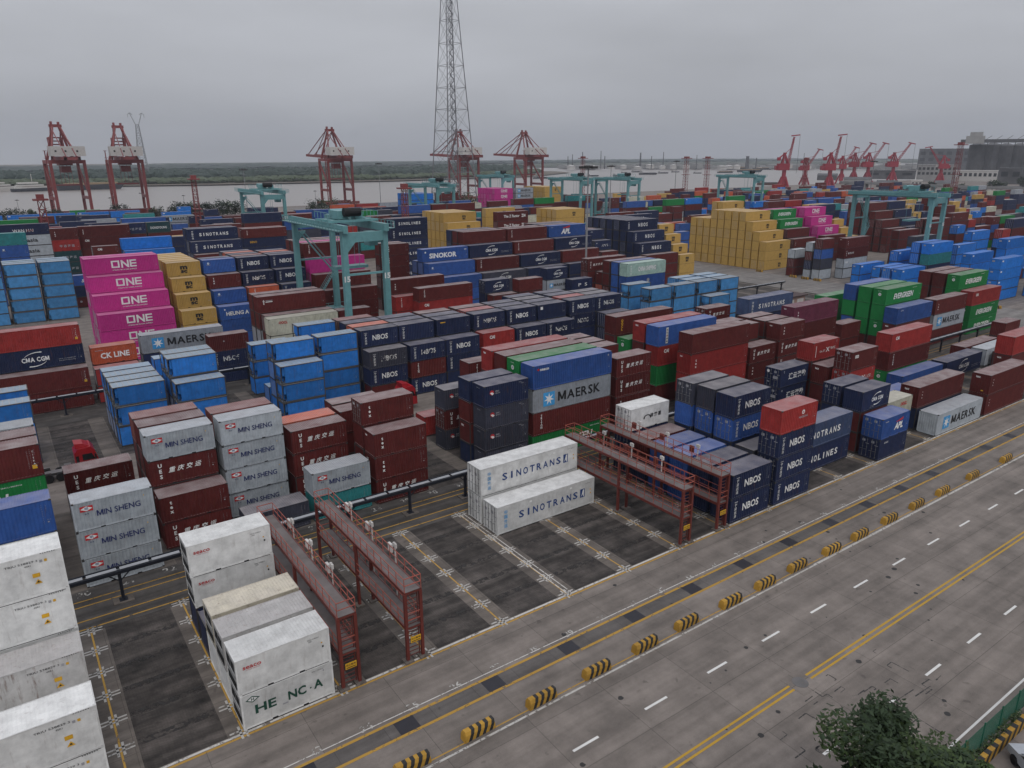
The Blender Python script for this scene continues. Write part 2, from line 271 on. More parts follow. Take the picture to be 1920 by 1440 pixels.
def sign(mk, L, h):
    key = (mk, L, h)
    if key in SG: return SG[key]
    s = Sign(); l, H = LL[L], HH[h]; zc = H * .5
    if mk in ('nbos', 'nbosw', 'side'):
        if mk != 'side': s.T('NBOS', 3.1, 1.36, .74, 'w' if mk == 'nbos' else 'W', w=2.5, bold=.025)
        s.V('宁波远洋', .78, 1.85, .6, .26); s.R(.55, 1.05, 2.12, 2.22, 'd')
    elif mk == 'nbosl': s.T('N B O S', 6.4, 1.5, .95, w=3.6, bold=.03); s.V('宁波远洋', 1.0, 2.2, .7, .35)
    elif mk == 'ms':
        s.R(.55, 1.5, 1.72, 2.2, 'r'); s.Pg([(.58, 1.96), (1.02, 2.17), (1.47, 1.96), (1.02, 1.75)], 'w', .002); s.y -= .006; s.T('明', 1.02, 1.96, .2, 'b'); s.T('MIN SHENG', 3.35, 1.36, .5, 'n', w=3.3, bold=.01); s.T('民 生', 1.0, 1.5, .1, 'n'); s.R(5.3, 5.36, 1.95, 2.05, 'y')
    elif mk in ('ues',): s.V('UES', .95, 2.02, .9, .36, bold=.035, sh=.0); [s.T(c, 1.9 + .78 * i, 1.42 + .02 * i, .4, sh=.3, bold=.02) for i, c in enumerate('重庆交运')]
    elif mk == 'texv': s.V('tex', .95 if L == 20 else 1.1, 2.0, 1.1, .34, bold=.035); s.T('tex', .75, H - .42, .24, end=True, bold=.03)
    elif mk in ('tex', 'texend'):
        s.T('tex', .85, H - .45, .3, end=True, bold=.03)
        if mk == 'tex': s.V('tex', .95, 2.2, 1.4, .22, bold=.03); s.R(1.45, 1.75, .5, .65, 'y', end=True)
    elif mk == 'maersk':
        k = 1 if L == 40 else .55; cx = 2.3 * k + .1; s.R(cx - .85 * k, cx + .85 * k, zc - .85 * k, zc + .85 * k, 's'); s.star(cx, zc, .78 * k); s.T('MAERSK', 7.1 * k, zc + .05, 1.12 * k, 'k', w=6.7 * k, bold=.02)
    elif mk in ('seaco', 'seaco2'): s.T('seaco', 1.0, H - .62, .3, 'r', w=1.15, bold=.015); s.T('a HNA company', 1.05, H - .86, .07, 'r', w=.85, bold=0); s.T('SEGU 9180324', 4.95, H - .42, .09, 'k', bold=0); s.T('22R1', 4.75, H - .56, .09, 'k', bold=0); s.R(5.45, 5.55, 1.62, 1.72, 'y'); s.R(5.5, 5.62, 1.3, 1.44, 'k')
    elif mk == 'seacoW': s.T('seaco', 1.65, H - .5, .34, 'w', w=1.3, bold=.03); s.Pg([(.5, H - .5), (.75, H - .33), (.98, H - .5), (.75, H - .67)], 'r'); s.R(l - .7, l - .5, H - .5, H - .3, 'd')
    elif mk == 'henga':
        s.T('HE', 1.5, 1.28, .62, 'g', w=1.35, bold=.03); s.T('NC', 3.55, 1.28, .62, 'g', w=1.2, bold=.03); s.T('·', 4.45, 1.2, .6, 'g'); s.T('A', 4.98, 1.3, .62, 'g', w=.62, bold=.03)
        s.Pg([(.3, 2.12), (.72, 2.36), (1.2, 2.12), (.72, 1.88)], 'g'); s.Pg([(.42, 2.12), (.72, 2.29), (1.06, 2.12), (.72, 1.95)], 'w', .002); s.y -= .006; s.T('H', .74, 2.12, .2, 'g', bold=.03); s.T('HNLU 200146 8', 5.0, 2.32, .08, 'k', bold=0); s.R(5.35, 5.45, 2.1, 2.2, 'd'); s.R(2.55, 2.9, .78, .88, 'd')
    elif mk == 'sinotransW':
        for i, c in enumerate('SINOTRANS'): s.T(c, 2.85 + .85 * i, 1.5, .72, 'b', bold=.02, w=.2 if c == 'I' else .6)
        s.R(10.3, 10.9, 1.05, 1.98, 'b'); s.Pg([(10.42, 1.12), (10.66, 1.9), (10.8, 1.9), (10.8, 1.12), (10.7, 1.12), (10.66, 1.4)], 'w', .002); s.V('中国外运', 1.0, 2.2, .75, .3, 's'); s.R(l - .6, l - .48, 1.6, 1.75, 'y'); s.Pg([(l - .62, 1.2), (l - .4, 1.2), (l - .51, 1.4)], 'y'); s.T('SNTU 840211 5', l - .85, H - .42, .09, 'k', bold=0)
        for y in (.2, 1.9): s.R(3.2 + y * 3, 3.5 + y * 3, H - .5, H - .3, 'w')
    elif mk in ('sinotrans', 'nolines', 'sinolines'):
        t = 'SINOTRANS' if mk == 'sinotrans' else 'SINOLINES'
        for i, c in enumerate(t): s.T(c, 3.0 + .82 * i, 1.45, .74, bold=.03, w=.2 if c == 'I' else .58)
        s.V('中国外运', 1.1, 2.2, .6, .34)
    elif mk == 'cma':
        k = 1 if L == 20 else 1.35; cx = 3.3 if L == 20 else 6.1; s.T('CMA CGM', cx, zc, .46 * k, w=2.5 * k, bold=.035); s.arc(cx + .35 * k, zc - .15 * k, .95 * k, 150, 78, .03, .16); s.arc(cx - .35 * k, zc + .15 * k, .95 * k, -30, -102, .03, .16)
        if L == 40: s.T('eco container', cx + 3.9, zc - .35, .16, 'd', w=2.2, bold=.01); s.T('bamboo flooring', cx + 3.9, zc - .62, .14, 'd', w=2.1, bold=.01)
        else: s.T('eco container', cx - 1.0, zc - .75, .1, 'd'); s.T('bamboo flooring', cx - 1.0, zc - .92, .09, 'd')
    elif mk == 'one':
        x0, x1, z0, z1 = 4.3, 5.65, 1.0, 2.3
        for a in ((x0, x1, z0, z0 + .24), (x0, x1, z1 - .24, z1), (x0, x0 + .28, z0 + .24, z1 - .24), (x1 - .28, x1, z0 + .24, z1 - .24)): s.R(*a)
        s.T('N', 6.55, 1.65, 1.3, w=1.3, bold=.03); s.R(7.35, 7.63, z0, z1); [s.R(7.63, 8.45, z, z + .24) for z in (1.0, 1.53, 2.06)]; s.T('OCEAN NETWORK EXPRESS', 6.4, .62, .2, w=4.0, bold=.01); s.codes(l, H, 'd')
    elif mk == 'msc':
        cx = 3.0 if L == 20 else 7.6; s.T('m', cx, 1.72, .82, 'k', w=1.3, bold=.05); s.T('sc', cx, .98, .72, 'k', w=1.15, bold=.045); s.V('MEDU7214450', .9 if L == 20 else 1.2, 2.2, .7, .07, 'k', bold=0)
    elif mk in ('ever', 'everend'):
        if mk == 'ever': s.T('EVERGREEN', 5.9, 1.4, .95, w=6.6, bold=.03, sh=.2); s.T('EMCU 8858043', 9.7, H - .45, .12, 'w', w=1.5, bold=0)
        s.disc(1.22, 1.9, .28, end=True); s.disc(1.22, 1.9, .12, 'g', dy=0, end=True); s.T('EISU 930417', 1.2, H - .4, .09, end=True)
    elif mk == 'cai': s.T('CAI', 1.7, H - .75, .48, bold=.05, w=1.0)
    elif mk in ('triton', 'tritonv'): s.V('TRITON', 1.25, H - .45, .95, .25, bold=.03)
    elif mk == 'oocl': s.T('OOCL', 2.4 if L == 40 else 4.0, H - .75, .42, 'r', w=1.5, bold=.04)
    elif mk == 'ooclv': s.V('OOCL', 1.3, 2.2, .9, .36, 'y', bold=.04)
    elif mk == 'ck': s.T('CK LINE', 3.1, 1.25, .8, w=3.9, bold=.03); s.R(.5, 1.6, 2.05, 2.12, 'd')
    elif mk == 'heunga': s.T('HEUNG A', 3.25, 1.2, .7, w=4.2, bold=.03); s.disc(.95, 2.0, .14)
    elif mk == 'cosco2': s.disc(.95, 1.95, .2); s.disc(.95, 1.98, .09, 's', dy=.002); s.R(.6, 1.35, 1.6, 1.67, 'd')
    elif mk == 'cosco': s.disc(1.0, 1.75, .28, 'r'); s.Pg([(.75, 1.75), (1.05, 1.45), (1.3, 1.6), (1.05, 1.8)], 'w', .002); s.T('EMC', 1.75, 1.84, .17, 'd', bold=.03); s.T('GROUP', 1.78, 1.6, .14, 'd', bold=.02); s.T('22G1', 5.2, 2.2, .12, 'd'); s.T('EMCU', 4.9, 2.35, .1, 'd'); s.T('CIMC 208', 1.2, H - .35, .1, 'd', end=True)
    elif mk == 'apl': k = 1 if L == 20 else 1.6; cx = 3.7 if L == 20 else 5.5; s.T('APL', cx, zc - .1, .75 * k, w=1.9 * k, bold=.05, sh=.2); s.Pg([(cx - .8 * k, zc + .45 * k), (cx + .9 * k, zc + .85 * k), (cx + .8 * k, zc + .5 * k), (cx, zc + .42 * k)], 'r'); s.R(.6, 1.3, H - .5, H - .4, 'd')
    elif mk == 'char2': [s.T(c, 2.2 + .95 * i, 1.4, .62, bold=.03) for i, c in enumerate('連云港勤')]; s.T('2', .7, 2.2, .25); s.disc(.5, 2.1, .2, end=True); s.R(1.3, 2.0, 1.2, 1.6, 'd', end=True); s.R(.4, .8, .6, .75, 'd', end=True)
    elif mk == 'char': [s.T(c, 3.3 + .62 * i, 1.35, .38, 'k', bold=.02) for i, c in enumerate('津港運')]; s.arc(2.6, 1.2, .38, 200, -20, .12, .12, 'k')
    elif mk == 'char3': [s.T(c, 1.8 + .9 * i, 1.3, .5, 'd', bold=.02) for i, c in enumerate('中远海运')]
    elif mk == 'china': s.T('CHINA SHIPPING', 6.2, 1.5, .95, 'w', w=5.6, bold=.04); s.V('中国海运', 1.2, 2.2, .6, .34)
    elif mk == 'sinokor': s.T('SINOKOR', 5.4, 1.35, 1.05, w=7.2, bold=.04); s.disc(.8, 2.2, .2); s.R(l - 1.1, l - .5, 2.2, 2.35, 'w')
    elif mk == 'wanhai': s.T('WAN HAI', 6.0, 1.2, .8, 'w', w=4.8, bold=.01); s.T('HAI', 7.6, 1.18, .6, 'r', w=1.4)
    elif mk == 'erasia': s.T('Interasia', 6.0, 1.5, 1.0, 'k', w=6.0, bold=.02)
    elif mk == 'dong': s.T('DONGYOUNG', 3.0, 1.4, .62, w=4.2, bold=.02)
    elif mk == 'factor': s.T('The Z Factor', 5.6, 1.5, .8, w=6.2, bold=.03); s.T('ZIM', 10.3, 1.5, .9, w=1.6, bold=.05)
    elif mk == 'sitc': s.T('SITC', 3.2, 1.3, .7, w=2.4, bold=.03, sh=.3)
    elif mk == 'aig': s.T('ANG', 3.6, 1.3, .6, 'W', w=2.2, sh=.3); s.V('中远', .8, 1.9, .8, .3)
    elif mk == 'ps': s.T('P  S', 3.2, 1.3, .7, 'w', w=2.6)
    elif mk == 'mino': s.T('MINO', 2.6, 1.5, .6, 'y', w=1.9)
    elif mk == 'isra': s.R(l - .75, l - .4, .75, 1.1, 'y'); s.V('TISRA', l - .55, 2.3, 1.2, .15); s.V('CSLU2218906', l - .95, 2.35, .9, .09, 'd', bold=0)
    elif mk == 'emblem': s.disc(3.6, 1.85, .24); s.Pg([(3.45, 1.75), (3.6, 2.0), (3.75, 1.75)], 'r', .002); s.T('NAGELAG', 3.65, 1.35, .22, 'd', w=1.5, bold=.02)
    elif mk in ('emb', 'emb2'): k = .45 if mk == 'emb' else .25; s.disc(l * .55 if mk == 'emb' else 1.2, zc + .2, k, 'd'); s.R(l * .5, l * .6, zc - .5, zc - .42, 'd')
    elif mk == 'sticker': s.R(.7, 1.5, 1.7, 2.1, 'w'); s.R(.8, 1.4, 1.85, 1.95, 'd')
    elif mk == 'hanjin':
        s.R(1.5, 1.95, .35, H - .25, 'w'); [s.R(1.58, 1.87, .5 + .42 * i, .75 + .42 * i, 'r' if i == 2 else 'b') for i in range(5)]; s.y -= .004
    elif mk == 'lb': s.R(.5, 1.3, H - .7, H - .35, 'w'); s.R(.4, 1.0, H - .75, H - .4, 'd', end=True)
    elif mk == 'sm': s.T('SEACO' if 0 else 'CXIC', 1.4, H - .5, .2, 'w', w=.9)
    elif mk == 'logo': s.R(1.0, 1.15, 1.5, 2.3); s.R(.9, 1.25, 2.0, 2.12); s.R(1.4, 2.6, 2.1, 2.2, 'd'); s.R(1.4, 2.6, 1.85, 2.0)
    elif mk == 'o': s.disc(2.2, 1.6, .12, 'd')
    elif mk == 'label': s.R(.5, 1.0, 1.75, 2.25, 'w')
    elif mk == 'orange': s.R(.6, 1.5, 2.0, 2.15, 'y')
    elif mk == 'xpress': s.T('X', 3.4, 1.3, .62, 'w', w=.9, bold=.02); s.T('PRESS', 4.55, 1.35, .4, 'W', w=1.2); s.T('UNITED', 2.2, 1.2, .3, 'W', w=1.3); s.R(.62, .72, .5, 2.1, 'w'); s.T('T', 5.4, 2.2, .3, 'd')
    elif mk == 'rf':
        s.T('TRIU 538829 3', l - 2.2, H - .45, .13, 'k', w=1.7, bold=0); s.T('45R1', l - 1.9, H - .68, .12, 'k', bold=0); s.R(l - 1.75, l - 1.35, 1.35, 1.62, 'y'); s.Pg([(l - 1.72, .9), (l - 1.3, .9), (l - 1.51, 1.22)], 'y'); s.R(l - 1.0, l - .85, H - .62, H - .45, 'y'); s.R(l - 1.25, l - 1.1, H - .62, H - .45, 'd')
        s.y -= .004; s.Pg([(l - 1.6, .97), (l - 1.42, .97), (l - 1.51, 1.12)], 'k')
        for i in range(7): s.R(l - 1.15 + i * .12, l - 1.08 + i * .12, H - .06, H - .02, 'k')
    elif mk == 'fo': s.disc(1.2, 1.8, .3, 'w'); s.T('8', 1.9, 1.8, .5, 'w', bold=.05)
    if mk not in ('ms', 'seaco', 'seaco2', 'henga', 'sinotransW', 'rf', 'maersk', 'lb', 'one'): s.codes(l, H)
    SG[key] = s.b.mesh('lettering', LM) if s.b.v else None; return SG[key]

# ------------------------------------------------------------------ ground, road, paving, river
def ground_mat(key, col, joints=None, stain=.5, scale=.35, crack=True):
    m = mat(key, col, .85, var=.0, rnd=0); t = m.node_tree; n = t.nodes; l = t.links; b = n['Principled BSDF']
    tc = n.new('ShaderNodeTexCoord'); a = n.new('ShaderNodeTexNoise'); a.inputs['Scale'].default_value = scale; a.inputs['Detail'].default_value = 9; a.inputs['Roughness'].default_value = .7; l.new(tc.outputs['Object'], a.inputs['Vector'])
    r = n.new('ShaderNodeMapRange'); r.inputs['From Min'].default_value = .3; r.inputs['From Max'].default_value = .7; r.inputs['To Min'].default_value = 1 - stain; r.inputs['To Max'].default_value = 1 + stain * .6; l.new(a.outputs['Fac'], r.inputs['Value'])
    mp = n.new('ShaderNodeMapping'); mp.inputs['Scale'].default_value = (.04, .9, 1); l.new(tc.outputs['Object'], mp.inputs[0]); a2 = n.new('ShaderNodeTexNoise'); a2.inputs['Scale'].default_value = 1.2; a2.inputs['Detail'].default_value = 6; l.new(mp.outputs[0], a2.inputs['Vector'])
    r2 = n.new('ShaderNodeMapRange'); r2.inputs['From Min'].default_value = .35; r2.inputs['From Max'].default_value = .65; r2.inputs['To Min'].default_value = 1 - stain * .75; r2.inputs['To Max'].default_value = 1 + stain * .2; l.new(a2.outputs['Fac'], r2.inputs['Value'])
    q = n.new('ShaderNodeMath'); q.operation = 'MULTIPLY'; l.new(r.outputs[0], q.inputs[0]); l.new(r2.outputs[0], q.inputs[1]); f = q.outputs[0]
    a3 = n.new('ShaderNodeTexNoise'); a3.inputs['Scale'].default_value = 14; a3.inputs['Detail'].default_value = 4; l.new(tc.outputs['Object'], a3.inputs['Vector']); r3 = n.new('ShaderNodeMapRange'); r3.inputs['To Min'].default_value = .82; r3.inputs['To Max'].default_value = 1.18; l.new(a3.outputs['Fac'], r3.inputs['Value'])
    q = n.new('ShaderNodeMath'); q.operation = 'MULTIPLY'; l.new(f, q.inputs[0]); l.new(r3.outputs[0], q.inputs[1]); f = q.outputs[0]
    if crack:
        a4 = n.new('ShaderNodeTexNoise'); a4.inputs['Scale'].default_value = 1.1; a4.inputs['Detail'].default_value = 3; l.new(tc.outputs['Object'], a4.inputs['Vector']); r4 = n.new('ShaderNodeMapRange'); r4.inputs['From Min'].default_value = .66; r4.inputs['From Max'].default_value = .72; r4.inputs['To Min'].default_value = 1; r4.inputs['To Max'].default_value = .72; l.new(a4.outputs['Fac'], r4.inputs['Value'])
        q = n.new('ShaderNodeMath'); q.operation = 'MULTIPLY'; l.new(f, q.inputs[0]); l.new(r4.outputs[0], q.inputs[1]); f = q.outputs[0]
    if joints:
        w, h, s, dk, rot = joints; mp = n.new('ShaderNodeMapping'); mp.inputs['Rotation'].default_value = (0, 0, rot); l.new(tc.outputs['Object'], mp.inputs[0])
        br = n.new('ShaderNodeTexBrick'); br.inputs['Color1'].default_value = (1, 1, 1, 1); br.inputs['Color2'].default_value = (.88, .88, .88, 1); br.inputs['Mortar'].default_value = (dk, dk, dk, 1); br.inputs['Scale'].default_value = 1; br.inputs['Mortar Size'].default_value = s; br.inputs['Brick Width'].default_value = w; br.inputs['Row Height'].default_value = h; br.offset = .5 if w < 1 else 0; l.new(mp.outputs[0], br.inputs['Vector'])
        q = n.new('ShaderNodeMath'); q.operation = 'MULTIPLY'; l.new(f, q.inputs[0]); l.new(br.outputs['Color'], q.inputs[1]); f = q.outputs[0]
    v = n.new('ShaderNodeVectorMath'); v.operation = 'SCALE'; v.inputs[0].default_value = col; l.new(f, v.inputs['Scale']); l.new(v.outputs[0], b.inputs['Base Color']); return m
CONC = ground_mat('concrete', (.205, .176, .157), (5.9, 4.4, .022, .55, 0), .34)
PAVE = ground_mat('dark_brick_paving', (.088, .075, .068), (.24, .12, .012, .55, pi / 4), .75, .5)
ASPH = ground_mat('lane_asphalt', (.085, .077, .072), None, .5)
STRIP = ground_mat('strip_concrete', (.15, .128, .112), (6.6, 1.6, .02, .6, 0), .4)
def sheet(name, x0, x1, y0, y1, z, m, kind='structure'):
    b = MB(); b.quad((x0, y0, z), (x1, y0, z), (x1, y1, z), (x0, y1, z)); return tag(b.build(name, m), kind=kind)
def patches(name, rects, z, m):
    b = MB()
    for x0, x1, y0, y1 in rects: b.quad((x0, y0, z), (x1, y0, z), (x1, y1, z), (x0, y1, z))
    return tag(b.build(name, m), kind='structure')
g = MB(); g.poly([(-900, -400, 0), (2600, -400, 0), (2600, 330, 0), (1300, 480, 0), (-900, 492, 0)]); g.quad((-900, 492, 0), (1300, 480, 0), (1300, 480, -6), (-900, 492, -6)); tag(g.build('ground', CONC), kind='structure')
LINES = [-40.35 + 6.6 * k for k in range(-3, 28)]
def pads(y0, y1, xs): return [(a + .95, b - .95, y0, y1) for a, b in zip(xs, xs[1:])]
patches('brick_paving', pads(-11.6, 5.6, LINES) + pads(12.3, 29.6, LINES) + pads(42.8, 60, LINES) + pads(66.2, 83.5, LINES), .004, PAVE)
patches('slot_strip', [(a - .95, a + .95, y0, y1) for a in LINES for y0, y1 in ((-11.6, 5.6), (12.3, 29.6), (42.8, 60), (66.2, 83.5))], .004, STRIP)
patches('crane_lane', [(-120, 137, 5.6, 12.3), (-120, 137, 60, 66.2)], .004, ASPH)
patches('crane_lane_strip', [(-120, 137, -17.75, -16.5)], .004, ground_mat('tyre_lane', (.12, .108, .102), (3.3, 9, .02, .6, 0), .35))
patches('cross_road', [(138, 158, -10, 470)], .004, ground_mat('cross_road_concrete', (.2, .185, .175), (5, 5, .02, .6, 0), .3))
patches('steel_cover', [(-25.1 + 6.68 * k - .7, -25.1 + 6.68 * k + .7, -17.75, -16.5) for k in range(18)], .008, mat('steel_plate', (.035, .034, .042), .5, .3, rust=.2))
WM = worn('road_white', (.58, .57, .55), .66); WM2 = worn('road_white_worn', (.46, .44, .41), .57); YM = worn('road_yellow', (.46, .27, .03), .66); YM2 = worn('road_yellow_worn', (.38, .22, .04), .6)
patches('road_edge_line', [(-120, 137, -12.1, -11.92)], .008, YM2); patches('white_edge_line', [(-120, 137, -11.86, -11.68)], .008, WM2)
patches('yellow_lane_line', [(-120, 137, -16.52, -16.3), (-120, 137, -17.95, -17.73), (-120, 137, 6.1, 6.25), (-120, 137, 7.35, 7.5), (-120, 137, 9.6, 9.75), (-120, 137, 10.5, 10.65)], .012, YM2)
patches('number_line', [(-120, 137, -16.02, -15.94)], .008, WM2); patches('barrier_line', [(-120, 20, -21.0, -20.84), (20, 137, -21.0, -20.78)], .008, WM2); patches('barrier_line_yellow', [(-120, 137, -20.6, -20.5)], .008, YM2)
patches('lane_dash', [(-5.0 + 6.12 * k, -2.95 + 6.12 * k, y - .09, y + .09) for k in range(-4, 24) for y in (-24.95, -33.95)], .008, WM)
patches('centre_line', [(-120, 137, -29.56, -29.40), (-120, 137, -29.16, -29.0)], .008, YM); patches('far_edge_line', [(-120, 137, -38.16, -38.02)], .008, WM)
cr = []; cy = []
for i, x in enumerate(LINES):
    for r in range(7):
        y = -11.6 + 2.88 * r
        for s in (-1, 1):
            cr += [(x + s * .17 - .075, x + s * .17 + .075, y - .62, y + .62), (x - .8, x + .8, y + s * .17 - .07, y + s * .17 + .07)]
    cy.append((x - .06, x + .06, -11.6, 5.6))
oi = worn('oil_stain', (.022, .02, .019), .49)
patches('oil_stain', [(a + 1.0, b - 1.0, -11.63 + 2.88 * r - .3, -11.63 + 2.88 * r + .3) for a, b in zip(LINES, LINES[1:]) for r in range(1, 6)] + [(a + 1.0, b - 1.0, y0 + 2.85 * r - .3, y0 + 2.85 * r + .3) for a, b in zip(LINES, LINES[1:]) for y0 in (12.5, 42.9) for r in range(1, 6)], .0075, oi)
patches('slot_cross', cr, .012, WM2); patches('slot_line', cy, .008, YM2); patches('bay_line', [(-.75, -.65, -11.6, 5.6), (-.35, -.25, -11.6, 5.6)], .013, WM2)
nb = MB()
def num(txt, x, y, s=1.0):
    v, f, w = text_mesh(txt, .015); nb.add([(x - w * s / 2 + a * s, y + c * s, .014) for a, c in v], f)
for k in range(24): num(str(23 + k), -24.0 + 6.68 / 2 * k * 1.0, -16.1, .85)
for k in range(20): num(str(20 + k), -33.6 + 3.32 * k, 11.3, 1.1)
tag(nb.build('slot_numbers', worn('number_paint', (.40, .385, .36), .5)), kind='structure')
rc = random.Random(11); cb = MB()
for k in range(34):
    x, y = rc.uniform(-1, 15), rc.uniform(-36.5, -30.5); a = rc.choice((0, 0, pi / 2)) + rc.uniform(-.06, .06)
    for j in range(rc.randint(2, 5)):
        L = rc.uniform(.15, .6); w = rc.uniform(.015, .045); dx, dy = cos(a) * L, sin(a) * L; px, py = -sin(a) * w, cos(a) * w; cb.quad((x - px, y - py, .006), (x + dx - px, y + dy - py, .006), (x + dx + px, y + dy + py, .006), (x + px, y + py, .006)); x += dx * 1.1; y += dy * 1.1; a += rc.choice((0, 0, 0, pi / 2, -pi / 2))
for k in range(60):
    x, y = rc.uniform(-20, 40), rc.uniform(-37, -13); r = rc.uniform(.06, .22); cb.poly([(x + r * cos(t) * rc.uniform(.8, 1.3), y + r * sin(t), .006) for t in [i * pi / 5 for i in range(10)]])
tag(cb.build('tar_patches', mat('tar', (.03, .028, .028), .7)), kind='structure')
mh = empty('manhole_cover', (5.6, -29.3, 0)); tag(mh, 'round dark manhole cover on the double yellow centre line', 'manhole cover')
b = MB(); b.bar((0, 0, .0), (0, 0, .018), 1.1, n=20); b.build('lid', STEEL, mh); b = MB(); b.box(-.95, .95, -.95, .95, 0, .010); b.build('collar', CONC, mh)
# river, far banks
wm = mat('river_water', (.235, .205, .185), .28, var=.06, scale=.01, spec=.5); b = MB(); b.quad((-2500, 300, -3), (5000, 300, -3), (5000, 4500, -3), (-2500, 4500, -3)); tag(b.build('river', wm), kind='structure')
t = wm.node_tree; bp = t.nodes.new('ShaderNodeBump'); bp.inputs['Strength'].default_value = .35; bp.inputs['Distance'].default_value = .4; no = t.nodes.new('ShaderNodeTexNoise'); no.inputs['Scale'].default_value = .35; no.inputs['Detail'].default_value = 5; tcx = t.nodes.new('ShaderNodeTexCoord'); t.links.new(tcx.outputs['Object'], no.inputs['Vector']); t.links.new(no.outputs['Fac'], bp.inputs['Height']); t.links.new(bp.outputs[0], t.nodes['Principled BSDF'].inputs['Normal'])
REED = ground_mat('reed_bank', (.13, .105, .08), None, .4, .02, False); FIELD = ground_mat('far_field', (.05, .062, .035), None, .5, .01, False)
b = MB(); b.poly([(-2500, 1110, -1.5), (-17, 1096, -1.5), (220, 1009, -1.5), (484, 985, -1.5), (776, 1034, -1.5), (1010, 1215, -1.5), (1060, 1330, -1.5), (900, 1600, -1.5), (500, 4400, -1.5), (-2500, 4400, -1.5)]); tag(b.build('far_bank', REED), kind='structure')
b = MB(); b.poly([(1100, 2100, -1), (1450, 1725, -1), (2150, 1633, -1), (3400, 1500, -1), (5000, 1600, -1), (5000, 4400, -1), (700, 4400, -1)]); tag(b.build('far_shore', FIELD), kind='structure')
def leaf_mat(key, col, var=.45): return mat(key, col, .7, var=var, scale=.8, rnd=.15)
FOL1 = leaf_mat('far_pine', (.014, .028, .02)); FOL2 = leaf_mat('far_willow', (.042, .058, .026)); FOL3 = leaf_mat('dark_leaves', (.012, .024, .012)); FOL4 = leaf_mat('fresh_leaves', (.03, .055, .012))
ico = bmesh.new(); bmesh.ops.create_icosphere(ico, subdivisions=2, radius=1); IV = [v.co.copy() for v in ico.verts]; IFc = [tuple(v.index for v in f.verts) for f in ico.faces]; ico.free()
def clump(b, x, y, z, r, h, rd, m=0, jag=.28):
    k = len(b.v)
    for v in IV: q = 1 + rd.uniform(-jag, jag); b.v.append((x + v.x * r * q, y + v.y * r * q, z + v.z * h * q))
    for f in IFc: b.f.append((k + f[0], k + f[1], k + f[2])); b.m.append(m)
rd = random.Random(8)
def wood(name, lab, line, depth, n, hh, rr_, m):
    b = MB()
    for i in range(n):
        t = rd.random() * (len(line) - 1); j = int(t); t -= j; (x0, y0), (x1, y1) = line[j], line[j + 1]; d = rd.random() ** 1.3 * depth; x = x0 + (x1 - x0) * t + rd.uniform(-8, 8); y = y0 + (y1 - y0) * t + d
        h = rd.uniform(*hh); clump(b, x, y, h * .45 - 1.5, rd.uniform(*rr_), h * .55, rd, 0, .2)
    tag(b.build(name, m), lab, 'wood', kind='stuff')
L1 = [(-900, 1160), (-17, 1150), (220, 1065), (484, 1035), (776, 1085), (960, 1260)]
wood('willow_wood', 'pale green willow belt along the far river bank', L1, 60, 1300, (5, 8.5), (5, 9), FOL2)
wood('pine_wood', 'dark pine plantation behind the far bank willows', [(x, y + 55) for x, y in L1], 300, 2300, (11, 16.5), (7, 12), FOL1)
wood('distant_wood', 'hazy distant tree line on the horizon', [(-2300, 2300), (0, 2200), (1000, 2300), (1600, 2600), (4500, 2300)], 900, 1300, (5, 9), (20, 40), FOL1)

